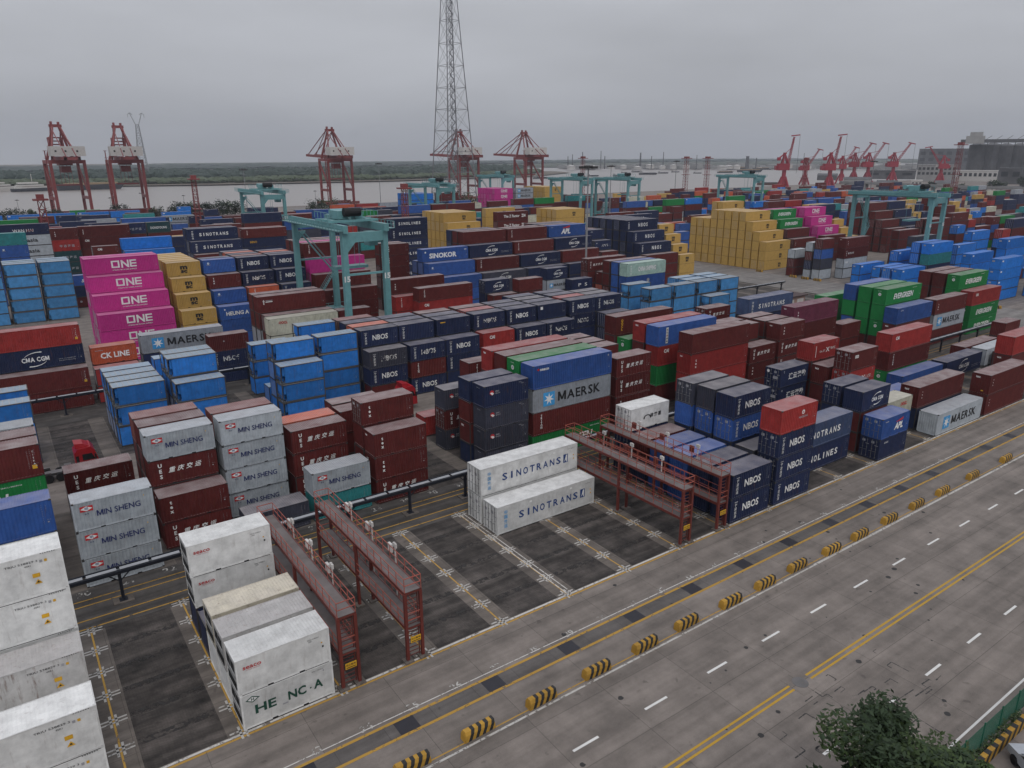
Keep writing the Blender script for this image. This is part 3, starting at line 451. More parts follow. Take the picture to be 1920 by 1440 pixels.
YARD = """
-46.75 -2.99 h40 W:rf*4 - 012
-46.75 -5.87 h40 X:rf,W:rf - 0
-46.75 -8.75 h40 W:rf - -
-46.75 -11.63 h40 W:rf*2 - 01
-27.1 -11.63 s20 W:seaco,W:henga - 01
-27.1 -8.75 s20 X:rf20,W:rf20 - 0
-27.1 -5.87 s20 U:rf20,W:rf20 - 0
-27.1 -2.99 s20 N - -
-27.1 -0.11 s20 W:seaco2*2,N - 01
0 -0.21 h40 W:sinotransW 1 0
0 2.62 h40 W:sinotransW*2 11 01
19.81 -11.63 s20 N:nbos*2 - 01
19.81 -8.75 s20 N,N - 01
19.81 -5.87 s20 B*2 - 01
19.81 -2.99 s20 B*2 - 01
19.81 -0.11 s20 M,N - 01
19.99 2.77 s20 W:char,N*2 111 012
26.68 -11.63 s20 R:emblem,N:nbos*3 0111 0123
26.68 -8.75 s20 D,N - -
26.57 -5.87 s20 N:nbos,B:nbos,N*2 0111 01
26.81 -2.99 s20 D,B,N*2 0111 01
26.6 -0.11 s20 D,B,N*2 1011 01
32.85 -8.75 h40 S:sinotrans,N:nolines - 01
46.98 2.77 s20 N:char2*2,N 111 01
53.75 2.77 s20 R:xpress,M:tex,M*2 - 0
53.44 -2.99 s20 M:sticker,R:xpress,N*2 1101 01
53.14 -0.11 s20 M:texend,M,N - 0
46.73 -8.75 s20 N:cma,M*2 - 0
46.89 -5.87 s20 N,N*2 111 0
46.64 -11.63 s20 B:apl,N:sm 11 01
74.15 2.77 h40 R:cai,M:triton,G:ever - 01
60.43 -8.75 h40 M:tex,N - 0
73.39 -0.11 h40 B - 0
86.78 -0.11 h40 N:cma - 0
73.78 -11.63 h40 M:tex*2 - 01
60.39 -11.63 h40 V:maersk - 0
52.84 -8.75 s20 C:oocl,C - 0
65.17 -2.99 s20 B - -
99.3 2.77 h40 M - 0
100.48 -0.11 h40 V - 0
87.1 -8.75 h40 R,M:texend,M - 0
113.94 2.77 s20 M,M - 0
101.77 -2.99 s20 M - -
-46.7 12.5 h40 B,W*2 - 0
-46.7 18.2 h40 M:isra,G:ever,M*2 - 01
-46.7 21.05 h40 M*4 - 0
-46.7 23.9 h40 V,M*3 - 0
-33.25 12.5 s20 V:ms*3 - 012
-32.95 26.75 s20 M:ues*2 - 0
-26.43 15.35 s20 M:texv,M:ues - 01
-26.53 18.2 s20 V:ms,M:ues,M:texv,M - 01
-26.53 21.05 s20 M*4 - 0
-26.53 23.9 s20 P,M*3 - 0
-19.89 18.2 s20 V:ms*4 - 0123
-19.89 21.05 s20 P,M*3 - 0
-19.79 12.5 s20 D - 0
-13.18 12.5 s20 V:ms,T - 01
-13.05 18.2 s20 M:ues*3 - 01
-13.05 21.05 s20 O,M*2 - 0
-6.5 12.5 s20 M:texv*2,M:ues - 012
-6.45 15.35 s20 M:texv,M*3 1000 01
-6.52 21.05 s20 M*3 - 0
-6.28 23.9 s20 M,M*2 - -
6.93 26.75 s20 R - 0
6.96 12.5 s20 N:cosco,D:cosco*3 - 0123
6.75 15.35 s20 N,M,M:texend,N - 01
6.7 21.05 s20 D:cosco,M:ues,D:cosco 010 012
13.67 12.5 h40 B:seacoW,g:maersk,M:triton,G:ever - 0123
13.67 15.35 h40 G:everend,G,M*2 - 0
13.67 18.2 h40 M*4 - 0
13.67 21.05 h40 R:texend,M*3 - 0
13.83 26.75 h40 M:triton,M*2 - 0
26.39 18.2 s20 M*4 - -
26.39 21.05 s20 M*4 - -
26.39 23.9 s20 M*4 - -
26.79 12.5 s20 M:ues*2,M:texv,M - 012
39.76 26.75 h40 M:ooclv,M*3 - 0
39.83 23.9 h40 G:ever,G,M - -
40.14 21.05 h40 R:texend,M,G,M - 0
40.06 18.2 h40 B:hanjin,R:cai,G,M - 0123
40.55 12.5 h40 M,R:texv,R,M - 012
52.82 15.35 s20 M*4 - -
52.82 18.2 s20 M*4 - -
53.36 12.5 s20 M:ues,M:texv,M - 01
60.11 12.5 s20 M:texv,M:ues*2,M - 01
60.11 15.35 s20 M*4 - -
60.11 18.2 s20 M*4 - -
67.42 15.35 h40 q:texv,M,M*2 - 01
67.2 23.9 h40 S:sinotrans,N*3 - 0
60.11 26.75 s20 M:ues,M*3 1000 0
86.47 18.2 h20 M,M - 0
94.65 15.35 h40 G:ever,G,G:everend,M - 0
94.65 18.2 h40 G,G*2,M - 0
94.65 21.05 h40 B,G,B,M - 0
93.96 12.5 h40 B:sm,M:texend,M - 0
94.3 26.75 h40 G,G,M - -
107.42 12.5 h40 M:texv,g:maersk,M - 012
122.09 12.5 h40 R:cai,G:ever*2 - 012
121.9 15.35 h40 G:ever,G,M*2 - 0
121.9 18.2 h40 M,M*3 - 0
121.9 21.05 h40 M,M*3 - 0
-40.3 45.74 s20 K*3 - 0
-40.3 51.42 s20 K*3 - 0
-25.85 45.74 s20 K*3 - 01
-25.85 48.59 s20 K*3 - 0
-25.85 51.44 s20 K*3 - 0
-25.85 54.29 s20 K*3 - -
-19.23 45.74 s20 K*4 - 0
-19.18 48.58 s20 K*4 - 0
-19.15 42.9 s20 K*3 - 01
-19.06 57.1 s20 K*3 - -
-5.98 45.74 s20 K*4 - 0
0.47 45.74 s20 K*4 - 0123
-6.01 42.9 s20 K*3 - 012
0.63 54.26 s20 K*4 - 0
-5.7 57.1 s20 K*3 - 01
-5.3 51.42 s20 K - -
7.04 45.74 s20 N:nbos,N*3 - 0
13.23 45.74 s20 N:side,N*3 - 0
19.77 45.74 s20 N:orange,N*3 - 0
26.61 45.74 s20 N:nbosw,N*3 - 0
33.04 45.74 s20 N:nbos,N*3 - 0
39.53 45.74 s20 N:label,N*3 - 0
46.53 45.74 s20 N:nbos,N:nbosw,N*2 - 01
52.68 45.74 s20 N:nbosw,N*3 - 0
7.04 48.59 s20 O,N*3 - -
7.04 51.44 s20 N*4 - -
7.04 54.29 s20 P,N*3 - -
13.23 48.59 s20 N*4 - -
13.23 51.44 s20 N*4 - -
19.77 48.59 s20 N*4 - -
19.77 51.44 s20 M,N*3 - -
26.61 48.59 s20 R,N*3 - -
26.61 51.44 s20 M,N*3 - -
33.04 48.59 s20 N*4 - -
33.04 51.44 s20 N*4 - -
39.53 48.59 s20 N*4 - -
39.53 51.44 s20 D,N*3 - -
39.53 54.29 s20 N*4 - -
46.53 48.59 s20 R,N*3 - -
46.53 51.44 s20 N*4 - -
46.53 54.29 s20 N*4 - -
52.68 48.59 s20 D,N*3 - -
52.68 51.44 s20 D,N*3 - -
6.93 42.9 s20 D:nbosw,N:nbos,M - 01
13.53 42.9 s20 N:nbosw,M:triton,N:nbos - 012
19.77 42.9 s20 N:nbos,N:side,N - 01
26.53 42.9 s20 R:cai,N*2 - 0
33.01 42.9 s20 N:nbos,N*2 - 0
39.32 42.9 s20 N:nbosw,N*2 - 0
45.82 42.9 s20 N - -
52.54 42.9 s20 N*3 - -
66.18 45.74 s20 k*4 - 0
79.57 45.74 s20 k*4 - 0
86.24 45.74 s20 k*4 - 0
80.28 42.9 s20 k*3 - 0
66.15 51.42 s20 k*4 - 0
-38.59 69.34 h40 R:isra,N:cma,M*2 - 01
-38.58 66.5 h40 M:isra,M - 01
-25.48 69.34 s20 O:ck,R*2 - 0
-25.68 66.5 s20 R*2 - -
-18.7 69.34 h40 g:maersk,N:cma,N - 0
-9.45 66.5 s20 M:o,N:nbosw,N - 012
0.95 69.34 h40 C:oocl,C*2 - 0
1.29 72.18 h40 M*3 - -
1.03 75.02 h40 M:logo,M,g,Y - 0
1.03 77.87 h40 M*2,g,G - -
13.3 69.34 h20 M,M*2 - 0
30.75 72.18 s40 M:triton,R:cai,R*2 - 01
46.01 72.18 s20 N:cma,N*3 1111 0
52.56 69.34 s20 M,M*3 - 0
66.27 77.86 s20 N:cma,g:maersk,N*2 - 0
46.19 69.34 s20 M:o,N*2 - -
27.24 75.02 h40 R:tritonv,R*2 - 0
27.59 77.86 h40 M:texv,M*3 - 0
80.08 66.5 h40 L:china,B:emb,B*2 - 01
80.08 69.35 h40 B,B*3 - -
80.08 72.2 h40 M,M*3 - -
80.71 72.18 h20 g:maersk,g - -
80.41 75.02 h20 M:texv,O,M 111 -
78.28 77.86 h40 M:ues,M*3 1000 0
71.3 75.02 s20 N:ps,N*2 - 0
-21.9 98.55 h40 p:one,p*5 - 0
-21.9 95.7 h40 p:one,p*4 - 0
-21.9 92.85 h40 p:one,p*3 - 0
-21.9 90 h40 p:one*3 - 01
-21.9 101.4 h40 p*6 - -
-8.5 98.55 s20 Y:msc,Y*5 - 0
-8.5 95.7 s20 Y:msc,Y*4 - 0
-8.5 92.85 s20 Y:msc,Y*3 - 0
-8.5 90 s20 Y:msc,Y*2 - 0
-8.5 101.4 s20 Y*6 - -
-8.5 104.25 s20 Y*6 - -
-8.5 107.1 s20 Y*6 - -
-8.5 109.95 s20 Y*6 - -
-8.5 112.8 s20 Y*6 - -
-1.9 98.55 s20 B:cosco2,B*5 - 0
-1.9 95.7 s20 M:texv,M*4 - 0
-1.9 92.85 s20 B:cosco2,B*3 - 0
-1.9 90 s20 B:heunga,B*2 - 01
-1.9 101.4 s20 N*6 - -
4.6 98.55 s20 N:nbos,N*5 - 0
4.6 95.7 s20 N:nbosw,N*4 - 0
4.6 92.85 s20 O:triton,O*3 - -
4.6 90 s20 N*3 - -
4.6 101.4 s20 P*6 - -
4.6 104.25 s20 N*6 - -
4.6 107.1 s20 O*6 - -
4.6 109.95 s20 N*6 - -
11.2 98.55 s20 N:nbos,N*5 - 0
11.2 95.7 s20 N:nbos,N*4 - 0
11.2 92.85 s20 N:nbosw,N*3 - -
11.2 90 s20 M*3 - -
11.2 101.4 s20 N*6 - -
11.2 104.25 s20 O*6 - -
11.2 107.1 s20 N*6 - -
18.2 98.55 h40 M:triton,M*5 - 0
18.2 95.7 h40 p,p*4 - 0
18.2 92.85 h40 M,M*3 - 0
18.2 90 h40 M:o,M*2 - 01
18.2 101.4 h40 p*6 - -
18.2 104.25 h40 M*6 - -
18.2 107.1 h40 M*6 - -
38 101.4 s20 M:texv*4,M,N - 012
38 104.2 s20 M*6 - -
44.5 95.7 h40 B:sinokor,B*4 - 0
44.5 92.85 h40 B:cosco2,B*3 - 0
44.5 90 h40 B,B*2 - 0
44.5 98.55 h40 B*4 - -
57.2 98.55 h40 M,M*5 - 0
57.2 95.7 h40 N:cma,N*4 - 0
57.2 92.85 h40 M:triton,M*3 - 0
57.2 90 h40 D:cma,D*2 - 0
57.2 101.4 h40 M*6 - -
57.2 104.25 h40 N*6 - -
70 98.55 h40 M:triton,M*5 - 0
70 95.7 h40 M:triton,M*4 - 0
70 92.85 h40 N:cma,N*3 - 0
70 90 h40 N,N*2 - -
70 101.4 h40 M*6 - -
82.9 98.55 h40 B:apl,B*5 - 0
82.9 95.7 h40 N:cma,N*4 - 0
82.9 92.85 h40 M,M*3 - 0
82.9 90 h40 N:cma,N*2 - -
82.9 101.4 h40 M*6 - -
82.9 104.25 h40 N*6 - -
82.9 107.1 h40 M*6 - -
96 98.55 s20 N:sm,N*5 - -
96 95.7 s20 N:aig,N*4 - -
96 92.85 s20 M:o,M*3 - -
96 90 s20 M,M*2 - -
96 101.4 s20 M*6 - -
96 104.25 s20 M*6 - -
110 98.55 h40 N:nbosl,N*5 - 0
110 95.7 h40 N:nbosl,N*4 - 0
110 92.85 h40 N:nbosl,N*3 - 0
110 90 h40 M,M*2 - -
110 101.4 h40 N*6 - -
110 104.25 h40 N*6 - -
110 107.1 h40 N*6 - -
110 109.95 h40 N*6 - -
110 112.8 h40 N*6 - -
123 98.55 s20 Y:msc,Y*5 - -
123 95.7 s20 Y:msc,Y*4 - -
123 92.85 s20 Y:msc,Y*3 - -
123 90 s20 Y:msc,Y*2 - -
123 101.4 s20 B*6 - -
123 104.25 s20 B*6 - -
123 107.1 s20 N*6 - -
123 109.95 s20 N*6 - -
130 98.55 s20 B*2,N*3 - -
161.5 98.55 h40 Y:msc,Y*5 - -
161.5 95.7 h40 Y:msc,Y*4 - 0
161.5 92.85 h40 Y:msc,Y*3 - 0
161.5 90 h40 Y:msc*3 - 0
161.5 101.4 h40 Y*6 - -
161.5 104.25 h40 Y*6 - -
161.5 107.1 h40 Y*6 - -
161.5 109.95 h40 Y*6 - -
161.5 112.8 h40 Y*5 - -
161.5 115.65 h40 Y*5 - -
161.5 118.5 h40 Y*5 - -
175.5 98.55 h40 G:ever,G*5 - -
175.5 95.7 h40 G:ever,G*4 - -
175.5 92.85 h40 M,M*3 - -
175.5 90 h40 M:texv,M*2 - -
175.5 101.4 h40 p*6 - -
192.5 98.55 h40 p:one,p*5 - -
192.5 95.7 h40 p:one,p*4 - -
192.5 92.85 h40 p:one,p*3 - -
192.5 90 h40 M,M*2 - -
192.5 101.4 h40 p*6 - -
206 95.7 s20 Y,Y*4 - -
206 92.85 s20 Y,Y*3 - -
206 90 s20 Y,Y*2 - -
207 104.2 h40 N*2,Y*4 - -
207 107 h40 Y*6 - -
232 98.55 h40 M,M*5 - -
232 95.7 h40 M,M*4 - -
232 92.85 h40 M,M*3 - -
232 90 h40 M,M*2 - -
232 101.4 h40 M*6 - -
232 104.25 h40 M*6 - -
245.5 98.55 h40 N,N*5 - -
245.5 95.7 h40 N:sm,N*4 - -
245.5 92.85 h40 N,N*3 - -
245.5 90 h40 N:sm,N*2 - -
245.5 101.4 h40 B*6 - -
259 98.55 s20 Y:msc,Y*5 - -
259 95.7 s20 Y:msc,Y*4 - -
259 92.85 s20 B,B*3 - -
259 101.4 s20 Y*6 - -
266 98.55 s20 N,N*5 - -
266 95.7 s20 N:sm,N*4 - -
266 92.85 s20 N,N*3 - -
266 90 s20 N,N*2 - -
266 101.4 s20 N*6 - -
280 98.55 h40 M,M*5 - -
280 95.7 h40 M,M*4 - -
280 92.85 h40 N,N*3 - -
280 90 h40 M,M*2 - -
280 101.4 h40 M*6 - -
296 98.55 s20 Y,Y*5 - -
296 95.7 s20 Y,Y*4 - -
296 92.85 s20 Y,Y*3 - -
296 101.4 s20 Y*6 - -
-46.6 137.3 s20 k*5 - -
-46.6 140.15 s20 k*5 - -
-46.6 143 s20 k*5 - -
-40.2 137.3 s20 k*5 - -
-40.2 140.15 s20 k*5 - -
-40.2 143 s20 k*5 - -
-33.7 137.3 s20 k*5 - 01234
-33.7 140.15 s20 k*5 - -
-33.7 143 s20 k*5 - -
-27.2 137.3 s20 k*5 - 01234
-27.2 140.15 s20 k*5 - -
-27.2 143 s20 k*5 - -
-20.6 150 s20 B:sitc,N,M:emb2 - -
-21.9 170 h20 M:texv,R:char3,E:char3*2,E*2 - 01
-15.6 172 h40 M:texv,M:cai,M*4 - 01
-13.9 163 s20 M:cai,M*4 - -
-33.5 163 h20 T,B:cosco2,B*4 - 01
-39.8 163 h20 T,B,B*4 - -
-33 190 h40 N:wanhai,V:erasia*2,V*3 - 0
-7.1 162.9 h40 A,A*4 - 0
-7.1 160.05 h40 A,A*3 - -
5.9 146.7 h40 N:sinotrans,N*5 - 0
5.9 143.85 h40 N:sinotrans,N*4 - 0
5.9 149.55 h40 N*6 - -
5.9 141 h40 M:texv,M*3 - -
-4.9 175 h20 N:char3,M:texv,M*4 - -
1.4 175 h20 E:dong,M,M*4 - -
22.8 158.9 s40 M:texv,N:mino,N*4 - 01
22.8 161.8 s40 P,M*5 - -
59.9 143.2 h40 N:sinolines*6 - 01
59.9 146.1 h40 M*6 - -
83.5 153.5 h40 Y:msc,Y*5 - 0
83.5 156.4 h40 Y*6 - -
83.5 159.25 h40 Y*6 - -
83.5 162.1 h40 Y*6 - -
83.5 164.95 h40 Y*6 - -
83.4 150.7 h40 Y:msc,Y*4 - -
83.4 147.8 h40 Y*4 - -
99 146 h40 M:factor*2,M*4 - 0
121 143.5 h40 Y:msc,Y*5 - -
121 146.4 h40 Y*6 - -
121 149.25 h40 Y*6 - -
121 152.1 h40 Y*6 - -
105 162 h40 Y:msc*2,Y*4 - -
196 136 h40 Y:msc,Y*5 - -
196 138.9 h40 Y*6 - -
150 140 h40 N:nbosl,M,N*3 - -
164 150 h40 N:nbosl,N*4 - -
151 150 h40 M:ues,M*4 - -
158.8 72.2 s20 V,M,N,V - -
158.8 69.35 h20 M,B,D,V - -
166 66.5 h40 M:texv,M:ues,V:fo,V - 01
158.8 77.9 s20 V,M*2 - -
158.5 57.1 h40 A:lb,A - -
158.5 51.4 h40 A:lb,A - -
158.5 45.7 h40 A:lb,A - 0
158.5 48.6 h40 A:lb,A - -
172 45.7 h40 A:lb,T,N*2 - 01
172 48.6 h40 A,A*2,N - -
168 33.5 s40 A:lb,A*3 - 0
163.5 24.8 s40 A:lb*3,A - 01
186 33 s40 A:lb,A*3,B - 0
172 54.2 h40 A:lb,A*2 - -
186 57 h40 D,A*3 - -
200 51.4 h40 A:lb,A*2 - -
214 54 h40 A:lb,A*3 - -
200 69.4 h40 M,M*3 - -
214 66.5 h40 M,M*4 - -
214 69.4 h40 M*5 - -
178 21.9 s40 A:lb,A*2 - -
178 16 h40 M,B*3 - -
193.4 288.57 h40 p:one*2,p*4 - -
193.4 291.42 h40 p*6 - -
193.4 294.27 h40 p*6 - -
193.4 297.12 h40 p*6 - -
193.4 299.97 h40 p*6 - -
193.4 302.82 h40 p*6 - -
227.79 288.37 h40 Y:msc,Y*5 - -
227.79 291.22 h40 Y*6 - -
227.79 294.07 h40 Y*6 - -
227.79 296.92 h40 Y*6 - -
227.79 299.77 h40 Y*6 - -
227.79 302.62 h40 Y*6 - -
227.79 305.47 h40 Y*6 - -
131.08 266.34 h40 A,A*5 - -
131.08 269.19 h40 A*6 - -
131.08 272.04 h40 A*6 - -
131.08 274.89 h40 A*6 - -
131.08 277.74 h40 A*6 - -
207.4 288.57 h40 g:maersk*2,g*4 - -
145.08 266.34 h40 M:emb2*3,M*3 - -
135.08 240.69 h40 G:ever,G*3 - -
165.08 240.69 h40 g:maersk,M*3 - -
-27.4 323 h40 A:lb,A*3 - -
-14.7 323 h40 A:lb,A*3 - -
-1.5 323 h40 A:lb,A*3 - -
11 323 h40 A,A*3 - -
-41 323 h40 A:lb,A*3 - -
24.7 280 h40 g:maersk,g,M*2 - -
-22 232 h40 p:one,M*3 - -
2 250 h40 R:cai,M*3 - -
13 300 h40 T,N*3 - -
-3 340 h40 G:ever,G*3 - -
79.57 48.59 s20 k*4 - -
79.57 51.44 s20 k*4 - -
86.24 48.59 s20 k*4 - -
86.24 51.44 s20 k*4 - -
72.97 45.74 s20 k*4 - 0
66.15 54.27 s20 k*3 - -
-71.9 190 h20 G,B,M,A,B,Y - -
-65.3 190 h20 M,N,B,M - -
-45.8 190 h40 M:texv,M,Y,N,M - -
-13.4 190 h40 M,Y,M*2 - -
-0.5 190 h20 R,g,G,M - -
6.1 190 h40 N:sm,N,M,N - -
19 190 h40 M,N*2,A,T - -
31.9 190 h40 N,M,N*2,A,N - 0
44.8 190 h40 B,D,M*3 - 01
64.3 190 h20 R,M,N*2 - -
70.9 190 h40 M,D,M,T,M - -
83.8 190 h40 N,B,N,B,M - -
103.3 190 h20 M,N,M*2,N - -
109.9 190 h40 N,M,D,R - -
122.8 190 h40 M,M*2,G,M - -
135.7 190 h20 M,C,M*2,T - -
142.3 190 h40 C,T,N,A - -
-60.8 192.9 h20 N,A,M*2,C - -
-41.3 192.9 h20 N:sm,N,M*2 - -
-34.7 192.9 h20 T,M,B*3 - -
-28.1 192.9 h40 N,B,N,M*2 - -
-15.2 192.9 h40 G,B,N,M - -
-2.3 192.9 h40 B,N,M*3,Y - -
10.6 192.9 h40 Y,N*2,R - -
23.5 192.9 h20 M:texv,Y,D*2,N - -
30.1 192.9 h20 O,M,B,R - -
36.7 192.9 h20 B,N,A,B,G - -
43.3 192.9 h40 G,N,C,A,N - -
56.2 192.9 h40 B,N*2,B,M,B - 0
75.7 192.9 h40 D,M,C,g,C - -
88.6 192.9 h40 B,g,N*2,T,R - -
101.5 192.9 h20 M,M*2,O,B,T - -
108.1 192.9 h40 M,G,D,M,B,M - -
121 192.9 h40 N,M,B,M - -
133.9 192.9 h40 N:sm,g,T,M,O - -
146.8 192.9 h40 M,N*2,M,N - -
-70.7 217 h40 R,T,N - -
-57.8 217 h40 O,N*2,A - -
-44.9 217 h40 G,R,N,B,M - -
-32 217 h40 M,M,T,M - -
-19.1 217 h40 N:sm,M,N - -
-6.2 217 h40 N,G,O - -
6.7 217 h40 B,N,B - -
19.6 217 h20 T,T,M - -
26.2 217 h20 N:sm,M,N*2 - -
32.8 217 h40 M,M,g,T - -
45.7 217 h20 M:emb2,M,A - -
52.3 217 h40 M:texv,M,B,M*2 - -
65.2 217 h40 C,N*2 - -
78.1 217 h40 G,T,C,M*2 - -
91 217 h20 D,N,T,N,C - -
97.6 217 h40 g,C,A,O - -
123.4 217 h40 g,R,M - -
136.3 217 h40 T,O,D*2 - -
149.2 217 h20 B,N,g,C - -
155.8 217 h40 N,A,M - -
168.7 217 h40 G,Y,B,N - -
-74.3 219.9 h40 N,R,M,N - -
-61.4 219.9 h40 C,M*2 - -
-48.5 219.9 h20 M,N,C,N,M - -
-41.9 219.9 h20 M,A,M - -
-35.3 219.9 h40 D,M,N - -
-22.4 219.9 h20 T,M,N - -
-9.2 219.9 h40 N:sm,C,M*3 - -
16.6 219.9 h40 N:sm,M,N - -
29.5 219.9 h40 G,N,M*2 - -
55.3 219.9 h40 R,T,M*3 - -
68.2 219.9 h40 B,M*3 - -
81.1 219.9 h20 M,M,D,M - -
113.5 219.9 h40 N:sm,B*2 - -
133 219.9 h40 M,M,N,g - -
145.9 219.9 h20 g,B,A - -
152.5 219.9 h40 N,A,M,N - -
165.4 219.9 h40 M:emb2,N*2,M - -
178.3 219.9 h20 M:emb2,G,N*2 - -
-77.4 245 h40 M,N,M*3 - -
-64.5 245 h40 B,B,g - -
-45 245 h40 N:sm,N,B*2,M - -
-32.1 245 h40 N,N,B - -
-19.2 245 h40 A:lb,M,Y,N - -
6.6 245 h20 N,M,D,M - -
13.2 245 h40 M,M,g - -
26.1 245 h40 C,M*2 - -
64.8 245 h40 g,N,M,B - -
90.6 245 h20 M,g,M - -
97.2 245 h20 C,M*2,B - -
103.8 245 h40 M,M*2,R - -
116.7 245 h20 N,M,D,M*2 - -
123.3 245 h20 M,g,M,G - -
129.9 245 h40 M,M,A - -
142.8 245 h40 M,M*2 - -
155.7 245 h40 R,M*2 - -
168.6 245 h20 R,M,T - -
175.2 245 h40 M,B,R,N,B - -
188.1 245 h40 G,M,C,M,Y - -
201 245 h40 R,M*2 - -
226.8 245 h20 M,M,R,M - -
-77.6 250.8 h40 g,M*3,B - -
-58.1 250.8 h40 M,M,N,Y - -
-45.2 250.8 h40 M,N,G,Y,M - -
-32.3 250.8 h40 G,M*2,C,M - -
-19.4 250.8 h20 R,M,N,M - -
32.5 250.8 h40 N:sm,M,T,M - -
45.4 250.8 h40 M,N*2,M - -
58.3 250.8 h40 C,M*2 - -
84.1 250.8 h20 M:emb2,N,M,N - -
90.7 250.8 h40 T,N,M,B - -
103.6 250.8 h40 R,B*2 - -
129.4 250.8 h20 M,M*2 - -
136 250.8 h20 N,N,B,M*2 - -
142.6 250.8 h40 B,N,Y*2,M - -
155.5 250.8 h40 A:lb,g,A - -
175 250.8 h40 A:lb,M,B - -
200.8 250.8 h40 M,M*2,Y - -
213.7 250.8 h40 T,M*3,N - -
-77 272 h40 N,g,M - -
-64.1 272 h40 R,D*2,N - -
-51.2 272 h40 R,M*2 - -
-38.3 272 h40 g,Y,B - -
-25.4 272 h40 M,Y,N - -
-12.5 272 h40 N,M*2,D - -
13.3 272 h40 N,D,M,A - -
26.2 272 h20 B,B,M - -
32.8 272 h20 N:sm,M,g,N - -
39.4 272 h40 g,T,N - -
65.2 272 h40 M:texv,M*2,N - -
78.1 272 h40 M,M,G - -
103.9 272 h40 N:sm,M,N,B - -
116.8 272 h40 N:sm,M*2,T - -
149.2 272 h40 N:sm,M,N - -
162.1 272 h40 C,M*2,B - -
175 272 h40 N,M,B - -
187.9 272 h40 D,T,A - -
200.8 272 h20 M,g,M - -
207.4 272 h40 T,Y,M,O - -
220.3 272 h20 D,R,O - -
226.9 272 h40 N,M,A - -
239.8 272 h40 M,B,g,C - -
-76.2 278 h40 N:sm,M*2,T - -
-56.7 278 h40 C,M,B,Y - -
-43.8 278 h20 M,M,B - -
-37.2 278 h20 N,N,M - -
-30.6 278 h40 O,M,N - -
-17.7 278 h40 B,N,M - -
-4.8 278 h40 g,C,M*2 - -
53.4 278 h40 A:lb,Y,M - -
79.2 278 h40 B,M*3 - -
92.1 278 h40 B,B,M - -
105 278 h20 B,M*3 - -
111.6 278 h40 O,g,G,T - -
150.3 278 h40 N:sm,M,A,Y - -
163.2 278 h40 Y,M,N,A - -
176.1 278 h20 N:sm,N,M - -
182.7 278 h40 M,g,G,M - -
195.6 278 h20 M,g,N - -
202.2 278 h40 M,G,M - -
215.1 278 h20 T,B,M,B - -
221.7 278 h40 M,M*2 - -
234.6 278 h40 N,Y,M*2 - -
247.5 278 h40 N,M*2 - -
-81.8 302 h40 R,O,B,M - -
-49.4 302 h40 M,M,Y - -
-36.5 302 h40 M:emb2,N,M - -
-23.6 302 h20 N,Y,M,R - -
-17 302 h40 N,O,B - -
-4.1 302 h40 N:sm,N,M,O - -
28.3 302 h40 A:lb,R,N,A - -
41.2 302 h40 B,M,O - -
54.1 302 h40 M,C,M - -
67 302 h40 N,M,A,M - -
92.8 302 h40 G,M,N - -
105.7 302 h40 O,B,A,M - -
118.6 302 h40 R,M*2,B - -
131.5 302 h40 g,G,M*2 - -
157.3 302 h20 R,D,M - -
163.9 302 h20 M,M,D - -
170.5 302 h40 G,g,A - -
209.2 302 h40 B,g,B*2 - -
241.6 302 h40 N,M,G - -
254.5 302 h40 M,M*2,B - -
267.4 302 h40 M,M,N,M - -
-82.2 308 h40 R,M,g - -
-69.3 308 h40 A:lb,N*2,T - -
-56.4 308 h40 B,M,B,G - -
-36.9 308 h20 N,M*2 - -
-30.3 308 h20 M,Y,R - -
-23.7 308 h40 M,N*2,M - -
-10.8 308 h40 N:sm,N,M*2 - -
15 308 h20 M,B,N,M - -
34.5 308 h40 g,B,N - -
47.4 308 h20 N:sm,M*2,Y - -
54 308 h40 M,G,g - -
66.9 308 h40 N,R,B,A - -
79.8 308 h40 N:sm,g,G - -
105.6 308 h20 M,N,M - -
112.2 308 h20 B,R,M,O - -
118.8 308 h40 C,G,M - -
131.7 308 h40 M,T,M - -
144.6 308 h40 B,M*2 - -
157.5 308 h40 M:texv,T,B,g - -
170.4 308 h40 N,O,M - -
183.3 308 h40 M,Y,M - -
196.2 308 h40 B,T,N,T - -
209.1 308 h40 B,N*2 - -
222 308 h40 N,G,M - -
234.9 308 h20 B,M,N - -
241.5 308 h20 N:sm,A*2,O - -
248.1 308 h40 D,D,T,M - -
-81 336 h20 M:texv,R,M - -
-61.5 336 h40 g,A,N - -
-48.6 336 h40 G,M*2 - -
-35.7 336 h40 C,B,N - -
-22.8 336 h40 N,R,T - -
-9.9 336 h40 M:texv,B,A - -
3 336 h40 M,M,Y,M - -
15.9 336 h40 M:emb2,B*2,N - -
41.7 336 h20 A:lb,T*3 - -
48.3 336 h20 M,G,B - -
54.9 336 h20 D,N,M - -
241.3 125 h40 N:sm,N,M,Y,M - -
254.2 125 h20 M,N,B - -
260.8 125 h40 B,B,Y,M - -
273.7 125 h40 M:texv,Y,M*2,N - -
286.6 125 h20 g,R,A,D,C - -
306.1 125 h40 Y,M*2,A,R - -
325.6 125 h40 N,A,M,G - -
242.2 131 h40 C,M,B,M - -
255.1 131 h40 T,N,Y,B,M - -
268 131 h20 T,R,N,M - -
274.6 131 h40 M:texv,B,N - -
287.5 131 h40 B,M*2,g,G - -
313.3 131 h20 N,Y*2,M - -
319.9 131 h40 B,M,Y - -
188.2 150 h20 B,B*2 - -
194.8 150 h40 M:texv,T,B,O - -
207.7 150 h40 N,A,M - -
233.5 150 h40 N,G,N - -
246.4 150 h40 N,g,M - -
272.2 150 h20 B,D,M,T,M - -
278.8 150 h20 A:lb,B*2,N - -
298.3 150 h40 g,M,T,C - -
311.2 150 h40 M,B,N - -
